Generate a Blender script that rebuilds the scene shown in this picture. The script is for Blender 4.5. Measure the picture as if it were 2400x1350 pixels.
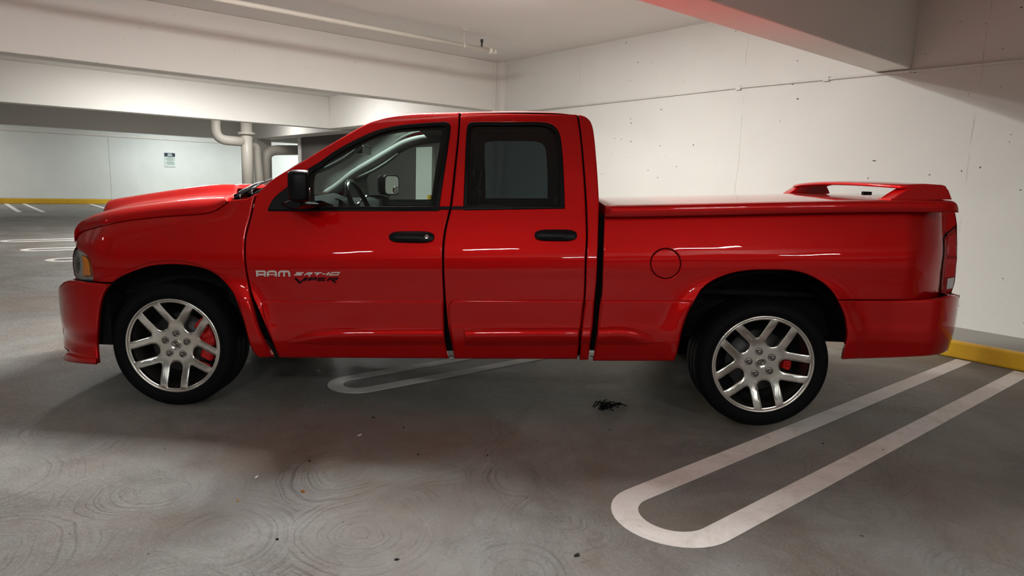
import bpy, bmesh, math, random
import numpy as np
from mathutils import Vector, Matrix, geometry
for o in list(bpy.data.objects): bpy.data.objects.remove(o)
SC = bpy.context.scene; COL = SC.collection
PI = math.pi; random.seed(7)

# ------------------------------------------------------------------ camera, world, lights, exposure
F_PX, PITCH, ROLL, YAW, CAM_H = 1521.77, .16146, .0346, .67863, 1.48
_F = Vector((math.sin(YAW), math.cos(YAW), 0)); _R = Vector((math.cos(YAW), -math.sin(YAW), 0)); _U = Vector((0, 0, 1))
FW = _F*math.cos(PITCH)-_U*math.sin(PITCH); U2 = _U*math.cos(PITCH)+_F*math.sin(PITCH)
RT = _R*math.cos(ROLL)+U2*math.sin(ROLL); UP = U2*math.cos(ROLL)-_R*math.sin(ROLL)
cam = bpy.data.objects.new('camera', bpy.data.cameras.new('camera')); COL.objects.link(cam)
m = Matrix((RT, UP, -FW)).transposed().to_4x4(); m.translation = Vector((0, 0, CAM_H)); cam.matrix_world = m
cam.data.sensor_width = 36; cam.data.lens = F_PX/2400*36; cam.data.clip_start = .05
SC.camera = cam
SC.view_settings.view_transform = 'Standard'; SC.view_settings.look = 'None'; SC.view_settings.gamma = 1
SC.view_settings.exposure = 0.0
w = bpy.data.worlds.new('world'); SC.world = w; w.use_nodes = True
w.node_tree.nodes['Background'].inputs[0].default_value = (.02, .02, .02, 1)
w.node_tree.nodes['Background'].inputs[1].default_value = 0.3

ZC = 3.70   # ceiling
# (x, y, power, colour, length along x?)
WARM = (1, 1, .965); COOL = (.92, 1, .99); WHITE = (1, .985, .95)
LAMPS = [
 (2.55, 5.28, 300, WARM, 1.2),     # over the truck's bay
 (4.60, 6.00, 85, WARM, 1.2),  # added fill lamp, brightens the right wall and long beam
 (-2.0, -1.5, 95, WHITE, 1.2),     # aisle, behind the photographer
 (1.0, -3.2, 60, WHITE, 1.2),
 (-6.5, 6.4, 30, WHITE, 1.2),
 (3.2, 15.6, 225, WHITE, 1.2),
 (5.6, 15.0, 130, WHITE, 1.2),
 (-5.0, -8.6, 140, COOL, 1.2), (1.0, -8.6, 110, WHITE, 1.2), (-5.4, -1.2, 110, COOL, 1.2),
 (6.6, 22.2, 120, WHITE, 1.2), (6.5, 29.8, 190, COOL, 1.2), (13.0, 29.8, 300, COOL, 1.2), (-2.0, 30.0, 120, WHITE, 1.2),
]

# ------------------------------------------------------------------ helpers
def tag(o, label=None, cat=None, group=None, kind=None):
    if label: o['label'] = label
    if cat: o['category'] = cat
    if group: o['group'] = group
    if kind: o['kind'] = kind
    return o
def link(name, me, mat, parent=None):
    o = bpy.data.objects.new(name, me); COL.objects.link(o)
    if mat is not None:
        for mm in (mat if isinstance(mat, (list, tuple)) else [mat]): me.materials.append(mm)
    if parent is not None: o.parent = parent
    return o
def empty(name, loc=(0, 0, 0), rz=0):
    o = bpy.data.objects.new(name, None); COL.objects.link(o); o.location = loc; o.rotation_euler = (0, 0, rz); o.empty_display_size = .2
    return o
class MB:
    def __init__(s): s.v = []; s.f = []; s.sm = []; s.mi = []
    def add(s, vs, fs, smooth=False, mi=0):
        b = len(s.v); s.v += [tuple(v) for v in vs]
        for f in fs: s.f.append(tuple(b+i for i in f)); s.sm.append(smooth); s.mi.append(mi)
    def box(s, a, b, mi=0, M=None):
        x0, y0, z0 = a; x1, y1, z1 = b
        vs = [Vector(p) for p in ((x0,y0,z0),(x1,y0,z0),(x1,y1,z0),(x0,y1,z0),(x0,y0,z1),(x1,y0,z1),(x1,y1,z1),(x0,y1,z1))]
        if M: vs = [M@v for v in vs]
        s.add(vs, [(3,2,1,0),(4,5,6,7),(0,1,5,4),(1,2,6,5),(2,3,7,6),(3,0,4,7)], mi=mi)
    def grid(s, rows, smooth=True, closed_u=False, closed_v=False, flip=False, mi=0):
        n, k = len(rows), len(rows[0]); vs = [p for r in rows for p in r]; fs = []
        for i in range(n if closed_v else n-1):
            for j in range(k if closed_u else k-1):
                a, b, c, d = i*k+j, i*k+(j+1) % k, ((i+1) % n)*k+(j+1) % k, ((i+1) % n)*k+j
                fs.append((d, c, b, a) if flip else (a, b, c, d))
        s.add(vs, fs, smooth, mi)
    def tube(s, pts, r, n=12, caps=True, mi=0):
        pts = [Vector(p) for p in pts]; rr = r if isinstance(r, (list, tuple)) else [r]*len(pts); rows = []; prev = None
        for i, p in enumerate(pts):
            t = (pts[min(i+1, len(pts)-1)]-pts[max(i-1, 0)]).normalized()
            if prev is None: u = t.orthogonal().normalized()
            else: u = (prev-t*prev.dot(t)).normalized()
            prev = u; v = t.cross(u)
            rows.append([p+(u*math.cos(a)+v*math.sin(a))*rr[i] for a in [2*PI*k/n for k in range(n)]])
        s.grid(rows, closed_u=True, mi=mi)
        if caps:
            s.add(rows[0], [tuple(range(n))[::-1]], mi=mi); s.add(rows[-1], [tuple(range(n))], mi=mi)
    def lathe(s, prof, n=64, M=None, mi=0, smooth=True):   # prof: (radius, depth) ; axis +y, ring in xz
        rows = []
        for r, d in prof:
            row = [Vector((r*math.cos(2*PI*k/n), d, r*math.sin(2*PI*k/n))) for k in range(n)]
            rows.append([M@v for v in row] if M else row)
        s.grid(rows, smooth=smooth, closed_u=True, mi=mi)
    def build(s, name, mat, parent=None, bevel=0, seg=2, fix=True):
        me = bpy.data.meshes.new(name); me.from_pydata(s.v, [], s.f)
        me.polygons.foreach_set('use_smooth', s.sm); me.polygons.foreach_set('material_index', s.mi)
        if fix:
            bm = bmesh.new(); bm.from_mesh(me); bmesh.ops.remove_doubles(bm, verts=bm.verts, dist=1e-5)
            bmesh.ops.recalc_face_normals(bm, faces=bm.faces); bm.to_mesh(me); bm.free()
        me.update()
        o = link(name, me, mat, parent)
        if bevel:
            md = o.modifiers.new('bevel', 'BEVEL'); md.width = bevel; md.segments = seg; md.limit_method = 'ANGLE'; md.angle_limit = .7
        return o
def boxobj(name, a, b, mat, parent=None, bevel=0, seg=2):
    q = MB(); q.box(a, b); return q.build(name, mat, parent, bevel, seg)
def ss(t): t = min(1, max(0, t)); return t*t*(3-2*t)
def interp(x, xs, ys): return float(np.interp(x, xs, ys))
def cr(pts, step, closed=False):
    """Catmull-Rom through points; a third element marks a corner."""
    P_ = [Vector((p[0], p[1])) for p in pts]; C_ = [len(p) > 2 and p[2] for p in pts]; n = len(P_); out = []
    for i in range(n if closed else n-1):
        p1, p2 = P_[i], P_[(i+1) % n]
        p0 = p1*2-p2 if (C_[i] or (not closed and i == 0)) else P_[i-1]
        p3 = p2*2-p1 if (C_[(i+1) % n] or (not closed and i == n-2)) else P_[(i+2) % n]
        L = (p2-p1).length; k = max(1, int(math.ceil(L/step)))
        d1 = (p1-p0).length+1e-9; d3 = (p3-p2).length+1e-9
        m1 = (p2-p0)*(L/(L+d1)); m2 = (p3-p1)*(L/(L+d3))
        if C_[i]: m1 = (p2-p1)
        if C_[(i+1) % n]: m2 = (p2-p1)
        for j in range(k):
            t = j/k; out.append(p1*(2*t**3-3*t*t+1)+m1*(t**3-2*t*t+t)+p2*(-2*t**3+3*t*t)+m2*(t**3-t*t))
    if not closed: out.append(P_[-1])
    return out

# ------------------------------------------------------------------ materials
def mat(name, col, rough=.5, metal=0, coat=0, coatr=.03, spec=.5, bump=None, emis=None):
    m = bpy.data.materials.new(name); m.use_nodes = True; b = m.node_tree.nodes['Principled BSDF']
    b.inputs['Base Color'].default_value = (*col, 1); b.inputs['Roughness'].default_value = rough; b.inputs['Metallic'].default_value = metal
    b.inputs['Coat Weight'].default_value = coat; b.inputs['Coat Roughness'].default_value = coatr; b.inputs['Specular IOR Level'].default_value = spec
    nt = m.node_tree
    if bump:
        tc = nt.nodes.new('ShaderNodeTexCoord'); n = nt.nodes.new('ShaderNodeTexNoise'); n.inputs['Scale'].default_value = bump[0]; n.inputs['Detail'].default_value = 4
        bp = nt.nodes.new('ShaderNodeBump'); bp.inputs['Distance'].default_value = bump[1]; bp.inputs['Strength'].default_value = 1
        nt.links.new(tc.outputs['Object'], n.inputs['Vector']); nt.links.new(n.outputs['Fac'], bp.inputs['Height']); nt.links.new(bp.outputs['Normal'], b.inputs['Normal'])
    if emis: b.inputs['Emission Color'].default_value = (*emis[:3], 1); b.inputs['Emission Strength'].default_value = emis[3]
    return m
class NT:
    def __init__(s, m): s.t = m.node_tree; s.b = s.t.nodes['Principled BSDF']
    def n(s, ty, **kw):
        x = s.t.nodes.new(ty)
        for k, v in kw.items(): setattr(x, k, v)
        return x
    def l(s, a, b): s.t.links.new(a, b)
    def math(s, op, a, b=None, c=None):
        x = s.n('ShaderNodeMath', operation=op)
        for i, q in enumerate((a, b, c)):
            if q is None: continue
            if isinstance(q, (int, float)): x.inputs[i].default_value = q
            else: s.l(q, x.inputs[i])
        return x.outputs[0]
    def noise(s, vec, scale, detail=4, rough=.5, dist=0):
        x = s.n('ShaderNodeTexNoise'); x.inputs['Scale'].default_value = scale; x.inputs['Detail'].default_value = detail; x.inputs['Roughness'].default_value = rough; x.inputs['Distortion'].default_value = dist
        s.l(vec, x.inputs['Vector']); return x.outputs['Fac']
    def ramp(s, f, a, b, c0=(0, 0, 0), c1=(1, 1, 1)):
        x = s.n('ShaderNodeValToRGB'); x.color_ramp.elements[0].position = a; x.color_ramp.elements[1].position = b
        x.color_ramp.elements[0].color = (*c0, 1); x.color_ramp.elements[1].color = (*c1, 1); s.l(f, x.inputs[0]); return x.outputs[0]
    def mix(s, f, a, b, mode='MIX'):
        x = s.n('ShaderNodeMix', data_type='RGBA', blend_type=mode)
        for sock, q in ((x.inputs[0], f), (x.inputs[6], a), (x.inputs[7], b)):
            if isinstance(q, tuple): sock.default_value = (*q, 1)
            elif isinstance(q, (int, float)): sock.default_value = q
            else: s.l(q, sock)
        return x.outputs[2]
def wall_mat(name, base, dirt=.5, speck=1.0, rough=.75):
    m = mat(name, base, rough); N = NT(m); g = N.n('ShaderNodeNewGeometry').outputs['Position']
    big = N.noise(g, .7, 5, .6); c = N.mix(N.ramp(big, .35, .75), tuple(x*(1-.10*dirt) for x in base), base)
    # bug-hole pits and chips in the painted concrete
    vo = N.n('ShaderNodeTexVoronoi'); vo.voronoi_dimensions = '2D'; vo.inputs['Scale'].default_value = 3.4; vo.inputs['Randomness'].default_value = 1; wn = N.noise(g, 9, 2)
    ad = N.n('ShaderNodeVectorMath', operation='ADD'); N.l(g, ad.inputs[0]); cx = N.n('ShaderNodeCombineXYZ'); N.l(N.math('MULTIPLY', wn, .12), cx.inputs[1]); N.l(cx.outputs[0], ad.inputs[1]); sp0 = N.n('ShaderNodeSeparateXYZ'); N.l(ad.outputs[0], sp0.inputs[0]); cb = N.n('ShaderNodeCombineXYZ'); N.l(N.math('ADD', sp0.outputs[0], sp0.outputs[1]), cb.inputs[0]); N.l(sp0.outputs[2], cb.inputs[1]); N.l(cb.outputs[0], vo.inputs['Vector'])
    sel = N.math('GREATER_THAN', N.noise(g, 1.1, 3), .52)
    sz = N.math('MULTIPLY', N.noise(g, 3.3, 2), .092)
    dots = N.math('MULTIPLY', N.math('LESS_THAN', vo.outputs['Distance'], N.math('SUBTRACT', sz, .022)), N.math('MULTIPLY', sel, speck))
    c = N.mix(dots, c, (.16, .15, .13))
    smudge = N.ramp(N.noise(g, 2.3, 8, .75, .6), .66, .80); c = N.mix(N.math('MULTIPLY', smudge, .35*dirt), c, (.33, .31, .27))
    if speck >= 1:      # faint form joints between the concrete pours
        sp_ = N.n('ShaderNodeSeparateXYZ'); N.l(g, sp_.inputs[0]); yy = N.math('ADD', sp_.outputs[1], N.math('MULTIPLY', N.noise(g, 1.2, 3), .10))
        for yc in (4.98, 8.05, 2.35):
            ln = N.math('LESS_THAN', N.math('ABSOLUTE', N.math('SUBTRACT', yy, yc+.05)), .005); br = N.ramp(N.noise(g, 2.6, 2), .42, .6)
            c = N.mix(N.math('MULTIPLY', N.math('MULTIPLY', ln, br), .45), c, (.30, .28, .25))
    N.l(c, N.b.inputs['Base Color'])
    bp = N.n('ShaderNodeBump'); bp.inputs['Distance'].default_value = .004; bp.inputs['Strength'].default_value = .5
    N.l(N.noise(g, 14, 6, .6), bp.inputs['Height']); N.l(bp.outputs[0], N.b.inputs['Normal'])
    return m
M_wall = wall_mat('painted_concrete_wall', (.74, .74, .70), .6, 1.0)
M_far = wall_mat('painted_far_wall', (.78, .80, .78), 1.0, .4)
M_beam = wall_mat('painted_beam', (.76, .74, .70), .4, .35)
M_ceil = wall_mat('painted_ceiling', (.76, .73, .70), .5, .15)
M_dark = wall_mat('dark_painted_wall', (.085, .075, .068), .6, 0)
M_walk = wall_mat('kerb_walk_concrete', (.34, .33, .30), 1, .2)

def floor_mat():
    m = mat('trowelled_concrete_floor', (.2, .19, .17), .45); N = NT(m); g = N.n('ShaderNodeNewGeometry').outputs['Position']
    # warp
    nv = N.n('ShaderNodeTexNoise'); nv.inputs['Scale'].default_value = 1.3; nv.inputs['Detail'].default_value = 3; N.l(g, nv.inputs['Vector'])
    sc = N.n('ShaderNodeVectorMath', operation='SCALE'); N.l(nv.outputs['Color'], sc.inputs[0]); sc.inputs['Scale'].default_value = .30
    ad = N.n('ShaderNodeVectorMath', operation='ADD'); N.l(g, ad.inputs[0]); N.l(sc.outputs[0], ad.inputs[1]); gv = ad.outputs[0]
    hs = []
    for s_, fr, off in ((1.7, 44, 0.0), (1.1, 34, 3.7)):
        mp = N.n('ShaderNodeVectorMath', operation='ADD'); N.l(gv, mp.inputs[0]); mp.inputs[1].default_value = (off, off*.7, 0)
        fl = N.n('ShaderNodeVectorMath', operation='MULTIPLY'); N.l(mp.outputs[0], fl.inputs[0]); fl.inputs[1].default_value = (1, 1, 0)
        vo = N.n('ShaderNodeTexVoronoi'); vo.voronoi_dimensions = '2D'; vo.inputs['Scale'].default_value = s_; vo.inputs['Randomness'].default_value = .95; N.l(fl.outputs[0], vo.inputs['Vector'])
        d = N.math('DIVIDE', vo.outputs['Distance'], s_)
        sp_ = N.n('ShaderNodeSeparateColor'); N.l(vo.outputs['Color'], sp_.inputs[0])
        no = N.n('ShaderNodeTexNoise'); no.noise_dimensions = '1D'; no.inputs['Scale'].default_value = 1; no.inputs['Detail'].default_value = 5; no.inputs['Roughness'].default_value = .72
        N.l(N.math('ADD', N.math('MULTIPLY', d, fr), N.math('MULTIPLY', sp_.outputs[0], 57.0)), no.inputs['W'])
        msk = N.ramp(N.noise(gv, 1.7, 5, .65), .36, .66)
        hs.append(N.math('MULTIPLY', N.ramp(no.outputs['Fac'], .53, .66), msk))
    sw = N.math('ADD', hs[0], N.math('MULTIPLY', hs[1], .45))
    fine = N.noise(g, 60, 6, .7); cloud = N.noise(gv, 1.1, 6, .62, .8); mid = N.noise(gv, 5, 6, .7, 1.2)
    c = N.mix(N.ramp(cloud, .32, .68), (.125, .118, .104), (.25, .248, .236))
    c = N.mix(N.math('MULTIPLY', N.ramp(mid, .35, .75), .45), c, (.33, .33, .315))
    c = N.mix(N.math('MULTIPLY', sw, .33), c, (.045, .042, .037))
    c = N.mix(N.math('MULTIPLY', N.ramp(fine, .52, .72), .45), c, (.42, .42, .40))
    # brown mottling that paints in the truck's red bounce; small dark drips
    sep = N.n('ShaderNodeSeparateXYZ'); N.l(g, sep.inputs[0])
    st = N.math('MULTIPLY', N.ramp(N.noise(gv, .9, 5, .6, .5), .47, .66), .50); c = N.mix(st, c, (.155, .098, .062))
    vd = N.n('ShaderNodeTexVoronoi'); vd.voronoi_dimensions = '2D'; vd.inputs['Scale'].default_value = 4.2; N.l(gv, vd.inputs['Vector'])
    dd = N.math('LESS_THAN', vd.outputs['Distance'], N.math('MULTIPLY_ADD', N.noise(g, 6, 3), .16, -.072)); c = N.mix(N.math('MULTIPLY', dd, .75), c, (.03, .026, .022))
    N.l(c, N.b.inputs['Base Color'])
    r = N.math('ADD', N.math('MULTIPLY', mid, .30), .26); r = N.math('ADD', r, N.math('MULTIPLY', fine, .14)); N.l(r, N.b.inputs['Roughness'])
    bp = N.n('ShaderNodeBump'); bp.inputs['Distance'].default_value = .0045; bp.inputs['Strength'].default_value = .9
    h = N.math('ADD', N.math('MULTIPLY', sw, -.55), N.math('MULTIPLY', fine, 1.3)); h = N.math('ADD', h, N.math('MULTIPLY', mid, 2.5)); N.l(h, bp.inputs['Height']); N.l(bp.outputs[0], N.b.inputs['Normal'])
    N.b.inputs['Specular IOR Level'].default_value = .42
    return m
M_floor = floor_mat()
def paint_line_mat():
    m = mat('worn_white_line_paint', (.62, .58, .54), .5); N = NT(m); g = N.n('ShaderNodeNewGeometry').outputs['Position']
    c = N.mix(N.ramp(N.noise(g, 3, 7, .7, 1.0), .45, .85), (.84, .81, .78), (.55, .49, .43)); c = N.mix(N.math('MULTIPLY', N.ramp(N.noise(g, 22, 5, .7, 1.5), .62, .72), .55), c, (.17, .14, .12))
    N.l(c, N.b.inputs['Base Color']); bp = N.n('ShaderNodeBump'); bp.inputs['Distance'].default_value = .002; N.l(N.noise(g, 30, 5), bp.inputs['Height']); N.l(bp.outputs[0], N.b.inputs['Normal']); return m
M_line = paint_line_mat()
def yellow_mat():
    m = mat('yellow_kerb_paint', (.62, .36, .02), .5); N = NT(m); g = N.n('ShaderNodeNewGeometry').outputs['Position']
    c = N.mix(N.ramp(N.noise(g, 3, 6, .7), .4, .8), (.74, .43, .02), (.58, .30, .02)); c = N.mix(N.math('MULTIPLY', N.ramp(N.noise(g, 9, 6, .8), .66, .74), .6), c, (.2, .13, .05)); N.l(c, N.b.inputs['Base Color']); return m
M_yel = yellow_mat()
def red_mat():
    m = mat('red_metallic_clearcoat', (.57, .0002, .0010), .42, .0, 1.0, .015, .05); N = NT(m); g = N.n('ShaderNodeTexCoord').outputs['Object']
    # very slight orange-peel and panel waviness
    bp = N.n('ShaderNodeBump'); bp.inputs['Distance'].default_value = .0022; bp.inputs['Strength'].default_value = .35; N.l(N.noise(g, 3.2, 1, .3), bp.inputs['Height'])
    N.l(bp.outputs[0], N.b.inputs['Coat Normal']); N.l(bp.outputs[0], N.b.inputs['Normal']); N.b.inputs['Coat IOR'].default_value = 1.45
    N.b.inputs['Metallic'].default_value = .55
    return m
M_red = red_mat()
M_black = mat('black_textured_plastic', (.003, .003, .0045), .38, spec=.25, bump=(220, .0006))
M_gloss = mat('black_gloss_trim', (.003, .003, .004), .2, spec=.25)
M_under = mat('black_underbody', (.008, .008, .009), .85, spec=.2)
M_tyre = mat('tyre_rubber', (.0045, .0045, .006), .7, bump=(90, .0006), spec=.12)
M_alloy = mat('polished_alloy', (.80, .77, .72), .22, 1.0)
M_alloyd = mat('alloy_barrel', (.42, .40, .37), .35, 1.0)
M_chrome = mat('chrome', (.80, .79, .77), .08, 1.0)
M_chromed = mat('dark_chrome', (.30, .29, .29), .10, 1.0)
M_cal = mat('red_brake_caliper', (.50, .004, .004), .4)
M_disc = mat('brake_disc_steel', (.30, .30, .30), .4, 1.0)
M_amber = mat('amber_lens', (.85, .26, .02), .15, coat=1)
M_taill = mat('tail_lamp_red_lens', (.28, .004, .006), .12, coat=1)
M_tailm = mat('tail_lamp_bright_red_lens', (.50, .01, .012), .12, coat=1)
M_clear = mat('frosted_clear_lens', (.62, .62, .60), .18, coat=1)
M_refl = mat('lamp_reflector', (.85, .85, .82), .4, .0)
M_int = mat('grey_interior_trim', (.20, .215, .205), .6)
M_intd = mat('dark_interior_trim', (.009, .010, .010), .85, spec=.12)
M_seat = mat('black_leather_seat', (.015, .015, .017), .45, bump=(60, .001))
M_pipe = mat('cream_painted_pipe', (.66, .62, .55), .4)
M_white = mat('sign_white', (.60, .66, .63), .6)
M_navy = mat('sign_navy', (.01, .015, .04), .6)
M_gtext = mat('sign_grey_green_text', (.22, .30, .26), .6)
M_decal = mat('black_badge', (.004, .002, .008), .6, spec=.1)
M_dark_metal = mat('weathered_dark_metal', (.06, .06, .06), .5, .6)
def glass_mat(name, tint, refl=1.0):
    m = bpy.data.materials.new(name); m.use_nodes = True; t = m.node_tree; t.nodes.clear()
    o = t.nodes.new('ShaderNodeOutputMaterial'); mx = t.nodes.new('ShaderNodeMixShader'); tr = t.nodes.new('ShaderNodeBsdfTransparent'); gl = t.nodes.new('ShaderNodeBsdfGlossy'); fr = t.nodes.new('ShaderNodeFresnel')
    tr.inputs[0].default_value = (*tint, 1); gl.inputs['Roughness'].default_value = .02; gl.inputs[0].default_value = (refl, refl, refl, 1); fr.inputs[0].default_value = 1.5
    t.links.new(fr.outputs[0], mx.inputs[0]); t.links.new(tr.outputs[0], mx.inputs[1]); t.links.new(gl.outputs[0], mx.inputs[2]); t.links.new(mx.outputs[0], o.inputs[0]); return m
G_front = glass_mat('lightly_tinted_glass', (.58, .66, .63)); G_rear = glass_mat('dark_privacy_glass', (.17, .21, .22)); G_ws = glass_mat('windshield_glass', (.80, .90, .86))
G_lens = glass_mat('clear_lamp_lens', (.9, .9, .9))

# ------------------------------------------------------------------ room lamps
def lamp(x, y, power, col, along):
    r = empty('ceiling_light', (x, y, ZC))
    q = MB(); q.box((-along/2-.02, -.09, -.05), (along/2+.02, .09, -.001)); q.build('housing', mat_lampbody, r, .008)
    l = bpy.data.lights.new('tube_light', 'AREA'); l.shape = 'RECTANGLE'; l.size = along; l.size_y = .14; l.energy = power; l.color = col
    lo = bpy.data.objects.new('tube_light', l); COL.objects.link(lo); lo.parent = r; lo.location = (0, 0, -.056)
    if power > 80 and y > 0 and y < 20:      # added point light brightening upper walls and ceiling; no lens is modelled
        p_ = bpy.data.lights.new('side_fill', 'POINT'); p_.energy = power*.36; p_.shadow_soft_size = .06; p_.color = col
        po = bpy.data.objects.new('side_fill', p_); COL.objects.link(po); po.parent = r; po.location = (0, 0, -.13)
    return r
mat_lampbody = mat('lamp_housing_white', (.7, .7, .68), .4)
LN = ['above the cab of the red truck', 'added between the red truck and the long beam as fill', 'behind the photographer in the driving aisle', 'in the driving aisle right of the photographer', 'in the driving aisle left of the truck nose', 'beyond the long beam, left one', 'beyond the long beam, right one',
      'furthest back left behind photographer', 'furthest back right behind photographer', 'far left of the photographer', 'in the bay beyond the second ceiling beam', 'closest to the far wall with the notice', 'behind the far concrete column', 'far left before the far wall']
for (x, y, p, c, al), nm in zip(LAMPS, LN):
    tag(lamp(x, y, p, c, al), 'white tube light fixture on the ceiling '+nm, 'ceiling light')

# ------------------------------------------------------------------ setting
def struct(o): o['kind'] = 'structure'; return o
XW = 7.77
XL, YB, YF = -14.0, -14.0, 32.6
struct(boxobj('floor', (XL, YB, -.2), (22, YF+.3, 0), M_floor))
struct(boxobj('ceiling', (XL, YB, ZC), (22, YF+.3, ZC+.2), M_ceil))
struct(boxobj('wall_right', (XW, YB, 0), (XW+.25, 10.05, ZC), M_wall))
struct(boxobj('wall_left', (XL-.2, YB, 0), (XL, YF, ZC), M_wall))
struct(boxobj('wall_rear', (XL, YB-.2, 0), (XW, YB, ZC), M_wall))
struct(boxobj('wall_far', (XL, YF, 0), (22, YF+.2, ZC), M_far))
# pilaster where the wall ends
q = MB(); q.box((XW-.10, 10.05, 0), (XW+.45, 10.20, ZC)); q.box((XW-.16, 10.20, 0), (XW+.45, 10.56, ZC))
tag(q.build('corner_pilaster', M_beam, None, .01), 'cream concrete pilaster at the corner where the long beam meets the right wall', 'pilaster', kind='structure')
def beam(name, y0, y1, x0, x1, label, z0=2.815):
    o = boxobj(name, (x0, y0, z0), (x1, y1, ZC), M_beam, None, .012); tag(o, label, 'beam', kind='structure'); return o
beam('ceiling_beam', 3.0, 3.37, XL, XW, 'cream concrete ceiling beam crossing above the truck bed at top right')
beam('ceiling_beam', 10.20, 10.55, XL, XW-.16, 'long cream concrete beam behind the pipe, running to the corner')
beam('ceiling_beam', 18.2, 18.6, XL, XW, 'brightly lit concrete beam, second one back on the left')
beam('ceiling_beam', 28.2, 28.6, XL, 22, 'shaded concrete beam, furthest back before the far wall')
beam('ceiling_beam', -4.4, -4.03, XL, XW, 'concrete ceiling beam behind the photographer')
beam('ceiling_beam', -11.8, -11.43, XL, XW, 'concrete ceiling beam furthest behind the photographer')
o = boxobj('side_beam', (XW, 10.56, 2.815), (XW+.4, 18.6, ZC), M_beam, None, .012); tag(o, 'cream side beam between the corner pilaster and the bright beam', 'beam', kind='structure')
o = boxobj('side_beam', (8.30, 18.6, 2.815), (9.0, 28.2, ZC), M_beam, None, .012); tag(o, 'grey side beam above the drain pipes', 'beam', kind='structure')
o = boxobj('dark_partition', (9.0, 10.5, 0), (9.2, 23.6, 2.82), M_dark); tag(o, 'dark grey partition wall seen behind the truck windshield', 'wall', kind='structure')
o = boxobj('partition_edge_trim', (8.96, 23.6, 0), (9.2, 23.85, 2.82), M_beam); tag(o, 'pale vertical trim at the left end of the dark partition', 'trim', kind='structure')
struct(boxobj('wall_back', (9.2, 10.3, 0), (22, 10.5, ZC), M_wall))
struct(boxobj('wall_end', (22, 10.3, 0), (22.2, YF, ZC), M_wall))
# far wall relief panels
for x0, x1, z0, z1, dd, nm in ((4.12, 5.15, 0, 2.78, .012, 'pale flat pilaster on the far wall left of the notice'),):
    o = boxobj('wall_pilaster', (x0, YF-dd, z0), (x1, YF, z1), M_far, None, .01); tag(o, nm, 'pilaster', kind='structure')
struct(boxobj('trim_1', (XL, YF-.05, 2.80), (22, YF, 2.9), M_beam))
# kerbs
q = MB(); q.box((XW-.84, YB, 0), (XW-.74, 10.0, .158)); k = q.build('kerb', M_yel, None, .02, 3); tag(k, 'yellow painted kerb along the right wall behind the tailgate', 'kerb', kind='structure')
o = boxobj('kerb_walk', (XW-.74, YB, 0), (XW, 10.0, .150), M_walk); tag(o, 'narrow grey concrete strip between the yellow kerb and right wall', 'walkway', kind='structure')
q = MB(); q.box((XL, YF-.75, 0), (22, YF-.6, .20)); k = q.build('kerb', M_yel, None, .015, 2); tag(k, 'yellow painted kerb along the far wall at left', 'kerb', kind='structure')
o = boxobj('kerb_walk', (XL, YF-.6, 0), (22, YF, .195), M_walk); tag(o, 'narrow grey concrete strip in front of the far wall', 'walkway', kind='structure')

# painted stall lines
def hairpin(yc, x0, x1, hw=.283, wd=.125, label='', z=.0025):
    pts = []; outer = []; inner = []
    R_ = hw
    N_ = 20
    outer = [(x1, yc+hw)]; inner = [(x1, yc+hw-wd)]
    for i in range(N_+1):
        a = PI/2+PI*i/N_; outer.append((x0+R_+R_*math.cos(a)*1.0, yc+R_*math.sin(a))); inner.append((x0+R_+(R_-wd)*math.cos(a), yc+(R_-wd)*math.sin(a)))
    outer.append((x1, yc-hw)); inner.append((x1, yc-hw+wd))
    q = MB(); n = len(outer)
    vs = [(x, y, z) for x, y in outer]+[(x, y, z) for x, y in inner]+[(x, y, .0002) for x, y in outer]+[(x, y, .0002) for x, y in inner]
    fs = [(i, i+1, n+i+1, n+i) for i in range(n-1)]+[(i, 2*n+i, 2*n+i+1, i+1) for i in range(n-1)]+[(n+i, n+i+1, 3*n+i+1, 3*n+i) for i in range(n-1)]
    q.add(vs, fs); o = q.build('parking_line', M_line); tag(o, label, 'parking line', 'hairpin stall lines'); return o
hairpin(1.68, 2.07, XW-.86, .285, .125, 'white hairpin stall line in the foreground running under the rear wheel')
hairpin(4.21, 1.78, XW-.86, .215, .11, 'white hairpin stall line lying under the truck between its wheels')
hairpin(6.7, .9, XW-.86, .26, .12, 'white hairpin stall line hidden behind the front wheel')
hairpin(12.6, .62, 6.9, .26, .12, 'white hairpin stall line left of the headlight, nearest of the three')
hairpin(14.3, .36, 6.9, .24, .11, 'white hairpin stall line left of the headlight, middle of the three')
hairpin(16.1, .1, 6.9, .24, .11, 'white hairpin stall line left of the headlight, furthest of the three')
def strip(x0, y0, x1, y1, wd, label):
    d = Vector((x1-x0, y1-y0)).normalized(); n = Vector((-d.y, d.x))*wd/2
    q = MB(); z = .003; q.add([(x0+n.x, y0+n.y, z), (x0-n.x, y0-n.y, z), (x1-n.x, y1-n.y, z), (x1+n.x, y1+n.y, z)], [(0, 1, 2, 3)])
    tag(q.build('parking_line', M_line), label, 'parking line', 'far stall lines by the far kerb')
for i, (xa, xb) in enumerate(((.50, .73), (1.05, 1.36), (3.25, 3.46), (3.80, 4.03))):
    strip(xa, YF-.8, xb, 26.0, .14, 'thin white stall line by the far kerb, '+['leftmost', 'second from left', 'third from left, left of the hood', 'rightmost, meeting the hood'][i])

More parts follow.
